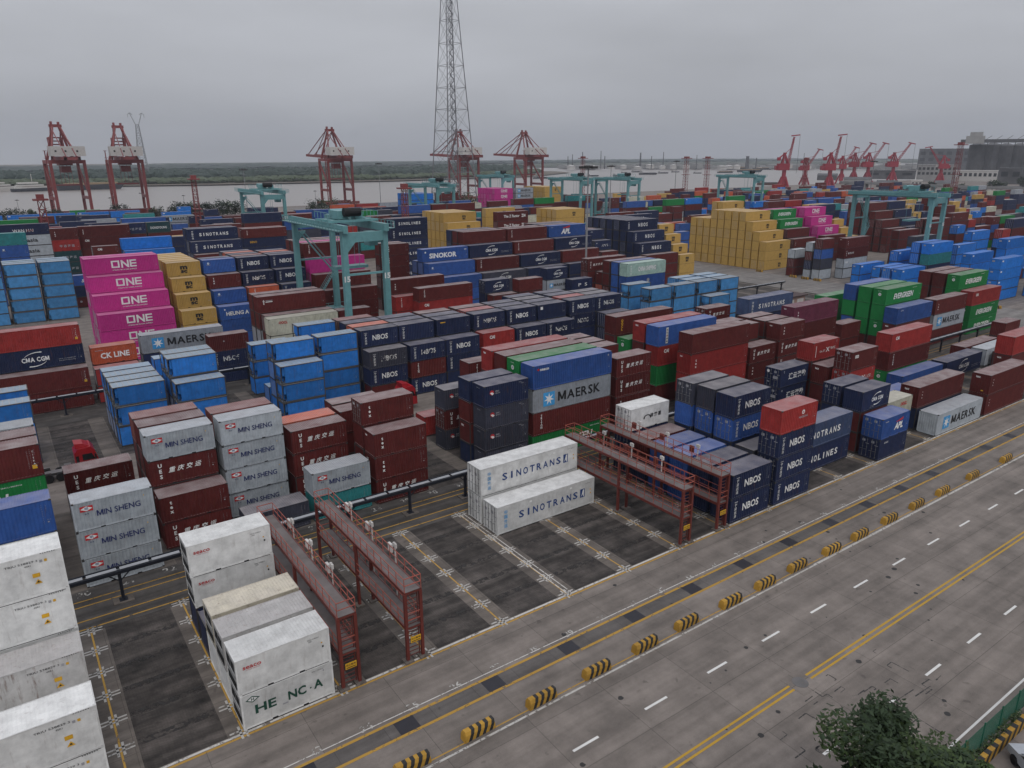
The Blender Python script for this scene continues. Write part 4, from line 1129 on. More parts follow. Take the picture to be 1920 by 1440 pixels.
324.1 150 h20 N:sm,T,O,M - -
185.9 156 h40 O,M,O - -
198.8 156 h20 M,N,G - -
205.4 156 h40 M,N,B - -
218.3 156 h40 D,B,O,N,A - -
231.2 156 h40 M,N,B - -
244.1 156 h20 M,B,M - -
250.7 156 h40 M,N*2,B,M - -
263.6 156 h40 R,B,N,M*2 - -
276.5 156 h40 N:sm,N,M*2,T - -
289.4 156 h40 B,M,N*2,M - -
315.2 156 h40 g,B,M*2,Y - -
201.7 190 h40 M,M,B - -
214.6 190 h40 M,M,N - -
227.5 190 h20 M,M,D,M - -
253.6 190 h20 O,A,N,M,N - -
286 190 h40 A:lb,M,Y,N - -
298.9 190 h40 C,C*2 - -
311.8 190 h20 N:sm,g,O - -
318.4 190 h40 M:texv,M,B,M*2 - -
331.3 190 h20 N,M,T,B - -
337.9 190 h40 O,N,B - -
350.8 190 h40 M,A,M,O,N - -
363.7 190 h40 O,M*3,O - -
376.6 190 h40 N:sm,g,G - -
389.5 190 h40 M,M,Y,M*2 - -
203 196 h40 B,M,B,G,N - -
228.8 196 h40 G,M,g,C,G - -
241.7 196 h40 A:lb,M,N,M,R - -
267.5 196 h20 T,T,G,N - -
274.1 196 h40 G,M,C,M,T - -
293.6 196 h40 M,M,D - -
306.5 196 h40 M,G,N*2 - -
319.4 196 h40 T,M*2 - -
332.3 196 h20 M,B,N,B - -
338.9 196 h20 B,R,M,Y,N - -
358.4 196 h40 B,g,M,N - -
371.3 196 h40 g,M,N,D,A - -
384.2 196 h20 O,T,M - -
233.8 225 h40 C,M,Y,M - -
246.7 225 h40 G,O,M - -
259.6 225 h20 M:texv,M*3 - -
266.2 225 h20 G,M*2,g - -
272.8 225 h40 g,D,M*2 - -
285.7 225 h20 A:lb,N - -
318.1 225 h20 B,G,Y,N - -
324.7 225 h20 B,B,g - -
331.3 225 h20 N,M,B,M - -
337.9 225 h40 M:texv,N,M - -
350.8 225 h20 M,O,B*2 - -
357.4 225 h40 N,N - -
383.2 225 h40 N,Y - -
396.1 225 h40 R,B,M*2 - -
409 225 h40 M,g - -
428.5 225 h40 M:texv,N*2,M - -
230.2 231 h20 M,M - -
236.8 231 h20 C,M*2 - -
243.4 231 h40 B,M,C,G - -
256.3 231 h40 N,M*2,N - -
269.2 231 h40 B,N,C - -
282.1 231 h20 B,Y,M - -
288.7 231 h40 O,M - -
301.6 231 h40 B,M,g - -
314.5 231 h40 N,M*2,D - -
353.2 231 h40 N,B - -
366.1 231 h40 B,M*2 - -
379 231 h40 R,N,D,N - -
391.9 231 h40 g,M - -
404.8 231 h40 M,M,N,M - -
417.7 231 h40 M,M,B - -
254.7 262 h20 M:emb2,M,B,M - -
261.3 262 h20 N,M,B - -
267.9 262 h40 C,M*2,B - -
280.8 262 h40 g,B,M - -
293.7 262 h20 M:texv,N - -
300.3 262 h40 N:sm,N,A - -
313.2 262 h20 M,N,M*2 - -
319.8 262 h20 Y,B,T - -
326.4 262 h20 N:sm,M - -
333 262 h40 M,N*2,M - -
345.9 262 h40 A:lb,M,N - -
371.7 262 h20 Y,B - -
391.2 262 h40 N,M - -
404.1 262 h40 Y,g,M - -
417 262 h40 M:emb2,M,G - -
429.9 262 h40 T,M*2,N - -
442.8 262 h20 g,O,N,D - -
250.1 268 h40 g,g,M - -
263 268 h20 D,O - -
269.6 268 h20 M,T,N,D - -
276.2 268 h40 N,T,N - -
289.1 268 h20 N,N,M - -
295.7 268 h20 T,R,Y - -
302.3 268 h40 M:emb2,M - -
328.1 268 h40 N,M - -
341 268 h40 T,N*2 - -
353.9 268 h20 B,M - -
360.5 268 h20 O,D,M,B - -
367.1 268 h40 N,M,G - -
380 268 h20 N:sm,M - -
386.6 268 h40 g,B - -
399.5 268 h40 M,O - -
412.4 268 h40 g,M,O,C - -
425.3 268 h20 N,M*2 - -
431.9 268 h40 G,T,B - -
457.7 268 h20 g,M - -
294.8 300 h40 B,N,A - -
307.7 300 h40 Y,g,N - -
320.6 300 h40 M,g - -
333.5 300 h20 N,N - -
340.1 300 h40 N,M - -
385.4 300 h40 N:sm,Y,A - -
398.3 300 h40 M,M*2 - -
411.2 300 h20 M:texv,M,C - -
417.8 300 h40 M:texv,T,N - -
430.7 300 h20 M,M - -
450.2 300 h20 B,B*2 - -
456.8 300 h40 M,O,M - -
469.7 300 h40 G,M - -
289.4 306 h40 R,M - -
302.3 306 h40 N:sm,N - -
315.2 306 h40 B,N - -
328.1 306 h40 O,M*2 - -
341 306 h20 M,M - -
347.6 306 h20 M,g,M - -
354.2 306 h20 M:texv,M - -
360.8 306 h40 M,N - -
373.7 306 h20 R,M,D - -
380.3 306 h40 G,A,R - -
393.2 306 h20 Y,N - -
399.8 306 h20 M,M,g - -
406.4 306 h20 M:emb2,M*2 - -
413 306 h20 B,M - -
419.6 306 h40 M,B,M - -
432.5 306 h40 B,M - -
445.4 306 h40 G,M,D - -
458.3 306 h40 M:texv,N - -
471.2 306 h40 D,B - -
316.6 340 h40 N,M - -
329.5 340 h20 Y,R,M - -
349 340 h40 N:sm,M - -
381.4 340 h20 M,M*2 - -
414.1 340 h40 C,O,C - -
427 340 h20 N:sm,N - -
433.6 340 h40 M:texv,M,G - -
459.7 340 h20 N:sm,M,B - -
466.3 340 h40 T,M*2 - -
492.1 340 h40 g,g - -
303.2 346 h40 M,R*2 - -
329 346 h40 B,B - -
341.9 346 h20 M,M,G - -
380.9 346 h40 R,g - -
393.8 346 h40 M,D - -
419.6 346 h40 M,N - -
439.1 346 h40 O,M*2 - -
452 346 h20 D,N - -
458.6 346 h40 M,G - -
471.5 346 h40 M,D - -
484.4 346 h20 M,R - -
491 346 h20 M,G,g - -
497.6 346 h20 O,M - -
251.1 42.9 h40 M:texv,M,Y,M - -
264 42.9 h40 M,N,B,N - -
276.9 42.9 h40 M,g,A - -
289.8 42.9 h40 O,M,B,G,R - -
302.7 42.9 h40 R,T,G,A,B - -
315.6 42.9 h40 M,M,N,M - -
328.5 42.9 h40 B,B,g - -
228.4 51.4 h20 R,A,N,M - -
235 51.4 h40 N,M,N,g,T - -
273.7 51.4 h40 M,M,N*2 - -
286.6 51.4 h40 N:sm,Y,M,N - -
299.5 51.4 h20 O,N,B - -
306.1 51.4 h20 N:sm,g,M*3 - -
312.7 51.4 h20 g,M,g,M - -
319.3 51.4 h40 M,M,N,M - -
231.5 66.5 h20 A:lb,M,B,N - -
238.1 66.5 h40 N,N,B - -
276.8 66.5 h40 B,R,G,M - -
289.7 66.5 h40 M,M*2,C - -
309.2 66.5 h40 C,M,Y,M - -
322.1 66.5 h40 M:texv,M,Y - -
335 66.5 h20 N:sm,C,N,M - -
341.6 66.5 h40 N,M,N - -
232.6 75 h40 M:emb2,B*2,D - -
245.5 75 h40 M:emb2,M*2,C,Y - -
258.4 75 h20 R,B,M,N - -
265 75 h40 M,G,M - -
277.9 75 h20 M:emb2,B,M,G - -
284.5 75 h40 G,M*3 - -
297.4 75 h20 M,B,M - -
330.1 75 h40 G,M,D - -
343 75 h40 M,N,g,M - -
355.9 75 h20 B,O,M,B,M - -
362.5 75 h40 M,T,g - -
375.4 75 h40 G,N,M - -
197 12.5 h20 A,M - -
203.6 12.5 h40 A,A*2,N - -
229.4 12.5 h40 A,A*3 - -
242.3 12.5 h40 M,A*2 - -
255.2 12.5 h40 N,A - -
268.1 12.5 h20 A:lb,A - -
281.3 12.5 h20 A:lb,M - -
287.9 12.5 h40 N,A*3 - -
196.9 21 h20 A,N,A - -
203.5 21 h40 A,M,A - -
229.3 21 h40 N,N,M - -
242.2 21 h20 A,A,N*2 - -
248.8 21 h40 A,M,A - -
274.6 21 h40 M,A,M,N - -
287.5 21 h40 N,A,N - -
195.4 36 h40 A,M - -
208.3 36 h40 A - -
221.2 36 h40 A:lb,A - -
225.4 42.9 h20 A - -
394.6 66.5 h40 R,B,D,M - -
407.5 66.5 h20 N,M,O - -
427 66.5 h40 G,A,D,C - -
439.9 66.5 h40 A:lb,G,M*2 - -
452.8 66.5 h20 M,B,A,g - -
459.4 66.5 h40 M:emb2,O,C,B - -
472.3 66.5 h40 M,M - -
485.2 66.5 h40 N:sm,B - -
498.1 66.5 h40 Y,M,O,M - -
517.6 66.5 h40 M,B,N - -
530.5 66.5 h20 D,M,A,g - -
537.1 66.5 h40 C,N - -
562.9 66.5 h20 B,M,N - -
569.5 66.5 h40 O,C,B,Y - -
589 66.5 h40 M,M,O - -
385.6 84 h40 Y,A*2 - -
398.5 84 h20 M:texv,O - -
418 84 h40 M:texv,B,D - -
437.5 84 h40 Y,R,B - -
450.4 84 h40 O,B - -
463.3 84 h40 M:texv,O,M*2 - -
476.2 84 h20 N:sm,A,M,N - -
482.8 84 h40 M,N*2,Y - -
495.7 84 h40 M,C,M,N - -
508.6 84 h40 B,N,M*2 - -
521.5 84 h40 M,g - -
534.4 84 h40 M,Y - -
547.3 84 h40 N,M - -
573.1 84 h40 M:emb2,M - -
586 84 h20 M,M - -
592.6 84 h20 C,B - -
599.2 84 h40 M,R,M*2 - -
304.8 12 h20 N,Y - -
311.4 12 h40 D,M*2 - -
324.3 12 h40 M:emb2,R - -
337.2 12 h40 N,T,C,M - -
363 12 h20 N,B,M*2 - -
369.6 12 h40 O,M - -
408.3 12 h20 N:sm,R - -
414.9 12 h20 M,g - -
421.5 12 h40 A:lb,R,G,M - -
434.4 12 h20 D,M,g,C - -
453.9 12 h20 B,G - -
460.5 12 h20 N,D,M - -
467.1 12 h20 D,M,B - -
473.7 12 h40 M:emb2,O - -
499.5 12 h40 M:emb2,B,N - -
525.3 12 h20 O,Y - -
531.9 12 h40 N:sm,M - -
551.4 12 h20 B,N,O - -
558 12 h40 M,Y - -
570.9 12 h40 Y,B*2,N - -
590.4 12 h40 M,M,D,M - -
314.1 36 h40 N,M*2,D - -
327 36 h40 M,M*2 - -
339.9 36 h20 N,M - -
346.5 36 h20 M,N,D,g - -
353.1 36 h40 M,R - -
366 36 h40 D,O,M,B - -
378.9 36 h40 R,D,Y,B - -
391.8 36 h40 R,N - -
404.7 36 h40 N,M,C - -
417.6 36 h40 B,D - -
437.1 36 h40 M,B,N - -
450 36 h40 M,M - -
462.9 36 h40 M,M,B - -
475.8 36 h20 A:lb,D,Y - -
482.4 36 h40 C,C - -
495.3 36 h20 N,N,R,N - -
501.9 36 h20 N,B,M*2 - -
508.5 36 h40 N,M,O,Y - -
521.4 36 h40 O,N,O - -
534.3 36 h40 B,M*2 - -
547.2 36 h20 B,D,M,N - -
553.8 36 h40 R,N,M*2 - -
579.6 36 h40 M,B,M,C - -
599.1 36 h40 D,M,N - -
302.8 48 h20 M:emb2,M,R - -
309.4 48 h40 Y,R,M,A - -
322.3 48 h40 N:sm,C - -
335.2 48 h40 O,B,M - -
361 48 h40 T,M - -
373.9 48 h40 M,N,Y - -
393.4 48 h20 M,M - -
400 48 h40 D,D,M - -
412.9 48 h40 N,g,T*2 - -
432.4 48 h20 M,O,M - -
439 48 h40 C,M - -
451.9 48 h20 O,N - -
458.5 48 h40 g,N,g,C - -
471.4 48 h40 A:lb,D,M - -
497.2 48 h40 T,O,Y - -
510.1 48 h40 M:texv,B*2 - -
523 48 h40 M,N,O - -
535.9 48 h40 N,C,M - -
548.8 48 h20 D,M*3 - -
555.4 48 h40 M,N - -
568.3 48 h20 C,N,R - -
581.5 48 h20 N,N,A,N - -
344.9 110 h20 A:lb,M,N - -
351.5 110 h40 M:emb2,N - -
371 110 h40 N,M - -
383.9 110 h40 D,Y - -
396.8 110 h40 T,N,G - -
409.7 110 h40 C,G - -
422.6 110 h20 M,M - -
429.2 110 h40 B,M,N - -
442.1 110 h40 A:lb,g,M,T - -
455 110 h40 M,B - -
467.9 110 h40 N:sm,O - -
480.8 110 h40 M:texv,M,N,g - -
493.7 110 h20 M:texv,M - -
500.3 110 h20 G,M,T - -
506.9 110 h40 M,M*2 - -
532.7 110 h40 O,g,M*2 - -
545.6 110 h40 N:sm,D,M,B - -
558.5 110 h40 M:emb2,M*3 - -
578 110 h40 D,M,N - -
590.9 110 h40 M,A,N,M - -
336 140 h40 M,D,M - -
348.9 140 h40 N,C,Y,T - -
361.8 140 h40 M:texv,M,N - -
374.7 140 h20 M,A,G - -
381.3 140 h20 B,M,T,M - -
394.5 140 h40 R,Y - -
407.4 140 h40 g,C - -
420.3 140 h20 M,A,N - -
426.9 140 h40 C,M - -
452.7 140 h40 N,N,M - -
465.6 140 h40 N:sm,N,M,T - -
478.5 140 h40 A:lb,A - -
491.4 140 h20 T,g,N,M - -
498 140 h40 M:texv,M*2,T - -
510.9 140 h40 M:texv,M*2,N - -
523.8 140 h20 A:lb,D,B,M - -
543.3 140 h20 A:lb,N,R,D - -
549.9 140 h40 N,R,Y,M - -
562.8 140 h20 C,M,G,N - -
569.4 140 h20 O,M,O,M - -
588.9 140 h40 B,G,O,C - -
348.2 165 h20 N:sm,R,M - -
354.8 165 h40 M:emb2,g - -
367.7 165 h40 M:emb2,M - -
380.6 165 h20 M,G,T,M - -
387.2 165 h40 G,M,N,B - -
419.9 165 h40 g,N - -
432.8 165 h20 G,C - -
439.4 165 h40 N,g,B,C - -
491 165 h20 M,R,M - -
497.6 165 h40 G,N*2,M - -
510.5 165 h40 C,M - -
523.4 165 h40 g,N,B,N - -
536.3 165 h20 Y,C - -
542.9 165 h40 M,M,O,M - -
568.7 165 h20 M,R,M - -
581.9 165 h40 A:lb,M - -
594.8 165 h40 O,A,R - -
337.3 178 h40 M:emb2,N,M,B - -
356.8 178 h40 G,M*2 - -
369.7 178 h40 N,M,T,A - -
395.5 178 h40 B,B,T,M - -
408.4 178 h40 M,C,M,R - -
421.3 178 h40 M,C,O,M - -
447.1 178 h40 M,g - -
466.6 178 h40 M,M - -
479.5 178 h20 N:sm,O,M*2 - -
499 178 h40 Y,N,B - -
511.9 178 h40 O,M - -
537.7 178 h40 D,R,g - -
576.4 178 h20 N:sm,G - -
351.6 208 h40 G,D,M*2 - -
371.1 208 h20 N,N - -
377.7 208 h40 M,M - -
390.6 208 h40 M,N*2,B - -
403.5 208 h40 M,M,B,M - -
423 208 h40 N,M - -
435.9 208 h20 M,R - -
442.5 208 h40 M:emb2,M*2 - -
468.3 208 h40 M,N,D - -
481.2 208 h40 M:texv,Y - -
494.1 208 h40 C,C - -
519.9 208 h40 G,B,M,D - -
532.8 208 h40 M:texv,M - -
545.7 208 h40 N,O - -
558.6 208 h40 T,B,M,D - -
571.5 208 h40 g,M*2,O - -
584.4 208 h40 N,B - -
597.3 208 h40 N,N - -
349.4 240 h40 B,M,T,M - -
375.2 240 h40 M,O,N - -
388.1 240 h20 N:sm,B,M - -
394.7 240 h40 O,N,M,B - -
407.6 240 h40 M,G - -
420.5 240 h20 N,C - -
427.1 240 h20 g,M*2 - -
440.3 240 h40 A:lb,M,Y - -
479 240 h20 R,B,T,B - -
485.6 240 h20 B,M*2 - -
524.6 240 h40 M:emb2,T,M*2 - -
537.5 240 h20 M,G,B,M - -
544.1 240 h40 B,D,N,B - -
557 240 h20 B,B,M*2 - -
563.6 240 h20 D,M - -
570.2 240 h40 Y,M - -
583.1 240 h20 D,Y - -
589.7 240 h20 M:texv,M*2,Y - -
596.3 240 h40 M,M,O - -
335.9 255 h20 B,B,M - -
355.4 255 h20 R,M*2 - -
381.5 255 h20 O,N*2 - -
388.1 255 h40 R,M,B*2 - -
401 255 h20 D,B,N - -
407.6 255 h40 N,N,M*2 - -
420.5 255 h40 N,D - -
433.4 255 h40 g,M,A,M - -
446.3 255 h40 B,T - -
459.2 255 h20 B,g,M,Y - -
465.8 255 h20 M,M,C,T - -
472.4 255 h40 N,M*2 - -
485.3 255 h40 N,N,O,M - -
511.1 255 h40 M,B - -
543.5 255 h20 M,N - -
550.1 255 h40 N:sm,D,B - -
563 255 h40 M,N*2,B - -
575.9 255 h40 B,B,N - -
588.8 255 h40 Y,N - -
336.6 285 h40 N,N,R,M - -
349.5 285 h40 O,G,N,B - -
375.3 285 h40 N,C,M*2 - -
388.2 285 h20 D,M - -
401.4 285 h40 N,N,M - -
414.3 285 h40 M,A - -
427.2 285 h40 M,B,M - -
440.1 285 h20 A:lb,M*2,N - -
446.7 285 h20 M:emb2,M,A,M - -
453.3 285 h40 T,B,N - -
466.2 285 h40 M:emb2,R,N,D - -
479.1 285 h40 M,B - -
492 285 h20 M,Y,M,D - -
498.6 285 h40 Y,B,M - -
518.1 285 h40 B,M - -
537.6 285 h20 N:sm,N - -
570 285 h20 R,G - -
576.6 285 h40 M:emb2,N,D,g - -
589.5 285 h20 M,M*2,B - -
596.1 285 h40 N,O,B,M - -
339.8 320 h40 M:emb2,D - -
352.7 320 h40 Y,N,M - -
365.6 320 h40 M,N,M*2 - -
378.5 320 h40 M:emb2,N - -
391.4 320 h40 R,N,A,N - -
430.1 320 h40 M,B,M - -
443 320 h40 N:sm,N - -
468.8 320 h40 B,M - -
481.7 320 h40 R,C,A,M - -
533.3 320 h20 A:lb,O,G - -
539.9 320 h40 M:emb2,M,D,B - -
552.8 320 h40 B,C,A - -
565.7 320 h40 g,M - -
578.6 320 h40 M,M*2 - -
591.5 320 h20 N,T,B - -
598.1 320 h40 N:sm,N,D,B - -
433.9 196 h40 N,M - -
446.8 196 h40 M,M - -
459.7 196 h20 B,D - -
466.3 196 h40 C,M,B - -
479.2 196 h40 M,C - -
492.1 196 h40 B,M,T - -
517.9 196 h40 N,T,C - -
530.8 196 h20 B,N - -
537.4 196 h20 g,B,N - -
544 196 h20 O,R,N - -
550.6 196 h20 M,M*2 - -
557.2 196 h40 C,M,T - -
570.1 196 h40 M,N - -
583 196 h40 M,O,G - -
595.9 196 h20 M,M - -
445.7 225 h40 M,C,M - -
458.6 225 h20 N:sm,R - -
465.2 225 h20 N,T,M - -
484.7 225 h40 N,A,N - -
497.6 225 h40 N,N,M - -
510.5 225 h40 M,C - -
523.4 225 h20 B,M*2 - -
530 225 h40 B,M - -
542.9 225 h20 M,N - -
549.5 225 h40 N:sm,B,N - -
562.4 225 h40 M:texv,R,C - -
575.3 225 h40 M,G - -
"""
ORD = ['front', 'second', 'third', 'fourth', 'fifth', 'sixth', 'seventh', 'eighth', 'ninth', 'tenth', 'eleventh', 'twelfth', 'thirteenth', 'fourteenth', 'fifteenth', 'sixteenth', 'seventeenth', 'eighteenth', 'nineteenth', 'twentieth']
def ordn(i): return 'first' if i == 0 else ORD[i]
BLK = [(9, 'beside the road'), (35, 'behind near rail'), (60, 'before far rail'), (88, 'behind far rail'), (125, 'in staircase block'), (9e9, 'in farthest block')]
def block(y): return next(i for i, (a, b) in enumerate(BLK) if y < a)
def make_container(x, y, z, L, h, t, door, label, unit=False):
    c, mk = (t.split(':') + [''])[:2]
    root = empty('shipping_container', (x, y, z)); tag(root, label, 'container', 'shipping containers stacked in the yard')
    if c in 'Kk':
        b, r, f, hp = bulkmesh(c); link('body', b, root); link('roof', r, root); link('frame', f, root); link('hopper', hp, root)
        sg = sign('', 20, 's'); link('lettering', sg, root, (-.15, .0, 0)); return root
    b, r, f, ds = cmesh(L, h, c, door); link('body', b, root); link('roof', r, root); link('frame', f, root)
    for d in ds: link('door', d, root)
    if unit: link('cooling_unit', unit_mesh(), root)
    sg = sign(mk, L, h)
    if sg: link('lettering', sg, root)
    return root
_um = []
def unit_mesh():
    if not _um:
        m = MB(); m.box(.0, .03, .2, CW - .2, .9, 2.35, 0); m.box(-.01, -.002, .35, 1.15, 1.55, 2.2, 1); m.box(-.012, -.003, 1.3, 2.1, 1.5, 2.2, 1); m.box(-.02, 0, .3, 2.1, .3, .85, 1); m.bar((-.02, .3, 1.45), (-.02, 2.1, 1.45), .05)
        _um.append(m.mesh('cooling_unit', [mat('unit_grey', (.3, .3, .3), .5), BLACK]))
    return _um[0]
stacks = []
for row in YARD.strip().split('\n'):
    p = row.split(); x, y = float(p[0]), float(p[1]); h, L = p[2][0], int(p[2][1:]); ty = []
    for q in p[3].split(','):
        k = 1
        if '*' in q: q, k = q.split('*'); k = int(k)
        ty += [q] * k
    doors = '' if p[4] == '-' else p[4]; sel = [] if p[5] == '-' else [int(c) for c in p[5]]
    stacks.append((x, y, h, L, ty, doors, sel))
rows = {}
for i, s in enumerate(stacks):
    if s[6]: rows.setdefault(block(s[1]), []).append(i)
place = {}
for b, ids in rows.items():
    ys = []
    for i in sorted(ids, key=lambda i: stacks[i][1]):
        if not ys or stacks[i][1] - ys[-1][0] > 1.6: ys.append([stacks[i][1], []])
        ys[-1][1].append(i)
    for r, (yy, l) in enumerate(ys):
        for k, i in enumerate(sorted(l, key=lambda i: stacks[i][0])): place[i] = f'{ordn(k)} stack in {ORD[r]} row {BLK[b][1]}'
SB = MB(); SM = {}; SML = []; rr = random.Random(3)
def smat(m):
    if m.name not in SM: SM[m.name] = len(SML); SML.append(m)
    return SM[m.name]
def far_container(x, y, z, L, h, t):
    c, mk = (t.split(':') + [''])[:2]; l, H = LL[L], HH[h]; m = smat(paint(c)); fm = smat(STEEL if c not in 'WpYG' else paint(c)); rm = m
    if c in 'Kk': rm = smat(bulkmesh(c)[1].materials[0])
    e = .03; SB.box(x + e, x + l - e, y + e, y + CW - e, z + .02, z + H - .04, m)
    SB.quad((x + .08, y + .08, z + H - .02), (x + l - .08, y + .08, z + H - .02), (x + l - .08, y + CW - .08, z + H - .02), (x + .08, y + CW - .08, z + H - .02), rm)
    if x < 260:
        for xa in (x, x + l - .1):
            for ya in (y, y + CW - .1): SB.box(xa, xa + .1, ya, ya + .1, z, z + H, fm)
        SB.box(x + .1, x + l - .1, y + .005, y + .06, z, z + .16, fm); SB.box(x + .1, x + l - .1, y + .005, y + .06, z + H - .08, z + H, fm); SB.box(x + .005, x + .06, y + .1, y + CW - .1, z, z + .14, fm); SB.box(x + .005, x + .06, y + .1, y + CW - .1, z + H - .1, z + H, fm)
        if rr.random() < .45 and y > 40:
            g = smat(LDIM)
            for k in range(4): SB.box(x - .01, x + .02, y + .4 + .5 * k, y + .44 + .5 * k, z + .2, z + H - .2, g)
    if c in 'YpG': SB.box(x + .004, x + .03, y + .12, y + CW - .12, z + .0, z + .07, smat(BLACK)); SB.box(x + .12, x + l - .12, y + .002, y + .03, z, z + .05, smat(BLACK))  # painted gap shade: black strips that part the tiers of one colour
    if c in 'Kk':
        for k in range(13): SB.box(x + .5 + k * .42, x + .57 + k * .42, y - .01, y + .03, z + .25, z + H - .15, m)
    if mk and mk not in ('',):
        me = sign(mk, L, h)
        if me:
            mi = [smat(q) for q in me.materials]; k = len(SB.v); SB.v += [(v.co.x + x, v.co.y + y, v.co.z + z) for v in me.vertices]
            for p in me.polygons: SB.f.append(tuple(k + i for i in p.vertices)); SB.m.append(mi[p.material_index])
TIER = ['topmost', 'second down', 'third down', 'fourth down', 'fifth down', 'sixth down']
for i, (x, y, h, L, ty, doors, sel) in enumerate(stacks):
    n = len(ty)
    for k, t in enumerate(ty):
        hh = 2.591 if t[0] in 'Kk' else HH[h]; z = (n - 1 - k) * hh + .02; jx, jy = rr.uniform(-.03, .03), rr.uniform(-.03, .03)
        if k in sel:
            c, mk = (t.split(':') + [''])[:2]; w = PAINT[c][1] + ' container'
            d = DESC.get(mk, '')
            if c in 'Kk': w = 'ribbed ' + PAINT[c][1].split()[-1] + ' bulk container'
            lab = (w + (' with ' if len((w + d).split()) < 6 else ', ') + d if d else ('plain ' + w if c not in 'Kk' else w)) + ', ' + TIER[k] + ', ' + place[i]
            while len(lab.split()) > 16: lab = lab.replace(', ' + d, '').replace(' with ' + d, ''); d = 'x'
            make_container(x + jx, y + jy, z, L, h, t, doors[k:k + 1] == '1', lab, unit=(c in 'WVUX' and L == 20 and x < -20 and y < 0))
        else: far_container(x + jx, y + jy, z, L, h, t)
tag(SB.build('distant_containers', SML), 'dense mass of smaller and half-hidden containers stacked across the yard', 'containers', kind='stuff')

# ------------------------------------------------------------------ placing helpers (pixel column u of the photograph, ground distance d)
F0 = 1374.77
def at(u, d): a = yaw + math.atan((u - 960) / F0); return Vector((CP.x + d * sin(a), CP.y + d * cos(a), 0))
def hz(u, v, d): dep = d * cos(math.atan((u - 960) / F0)); return CP.z + (294 - (u - 960) * .0039 - v) * dep / F0
def gd(u, v): vv = v - (294 - (u - 960) * .0039); return CP.z * F0 / vv / cos(math.atan((u - 960) / F0))
RED = mat('crane_red', (.19, .04, .04), .5, rust=.25, dust=.15); RAILR = mat('rail_red', (.33, .085, .06), .6, rust=.3, rustcol=(.1, .03, .02)); RED2 = mat('rack_red', (.125, .026, .02), .55, rust=.35, rustcol=(.07, .03, .02), dust=.1); TEAL = mat('crane_teal', (.12, .275, .29), .5, rust=.25, rustcol=(.12, .1, .08), dust=.2); CWH = mat('house_white', (.5, .48, .46), .6, rust=.15); LIGHTM = mat('pole_grey', (.22, .22, .23), .5, rust=.1); GRATE = mat('deck_grating', (.06, .042, .038), .7, rust=.4, dust=.3)
# ------------------------------------------------------------------ black busbar rails between blocks
POLE = mat('busbar_black', (.012, .014, .022), .5); BAR = mat('busbar_cover', (.33, .34, .36), .5)
def rail(name, x0, x1, y, xs, lab):
    r = empty(name, (x0, y, 0)); tag(r, lab, 'conductor rail', 'conductor rails between container blocks'); b = MB()
    for dy in (-.42, .42): b.box(0, x1 - x0, dy - .06, dy + .06, 2.75, 2.95)
    b.box(0, x1 - x0, -.36, -.1, 2.6, 2.66); b.box(0, x1 - x0, .12, .34, 2.6, 2.66)
    k = 0
    while k < x1 - x0: b.box(k, k + .08, -.36, .36, 2.7, 2.9); k += 1.1
    b.build('beam', POLE, r); c = MB(); k = .3
    while k < x1 - x0 - 2: c.box(k, k + 2.15, -.3, .12, 2.97, 3.0); k += 2.4
    c.build('cover', BAR, r)
    for xp in xs:
        p = MB(); q = xp - x0; p.box(q - .12, q + .12, -.12, .12, .14, 2.6); p.bar((q - .12, 0, 1.9), (q - .9, 0, 2.6), .08); p.bar((q + .12, 0, 1.9), (q + .9, 0, 2.6), .08); p.box(q - .3, q + .3, -.3, .3, .1, .14); p.build('post', POLE, r); f = MB(); f.box(q - .75, q + .75, -.55, .55, 0, .1); f.build('footing', STRIP, r)
rail('busbar_rail', -60, 52, 8.85, [-31 + 6.6 * k for k in range(-3, 12)], 'black conductor rail on posts nearest the road, beside numbered lane')
rail('busbar_rail', 88, 132, 8.85, [90, 97, 104, 111, 118, 125, 131], 'black conductor rail on posts in front of the green containers')
rail('busbar_rail', -60, 60, 63.5, [-30.3 + 8.5 * k for k in range(-3, 10)], 'black conductor rail on posts behind the blue bulk containers')
rail('busbar_rail', 98, 134, 63.5, [99, 107, 115, 123, 133], 'black conductor rail on posts ending at the cross road')
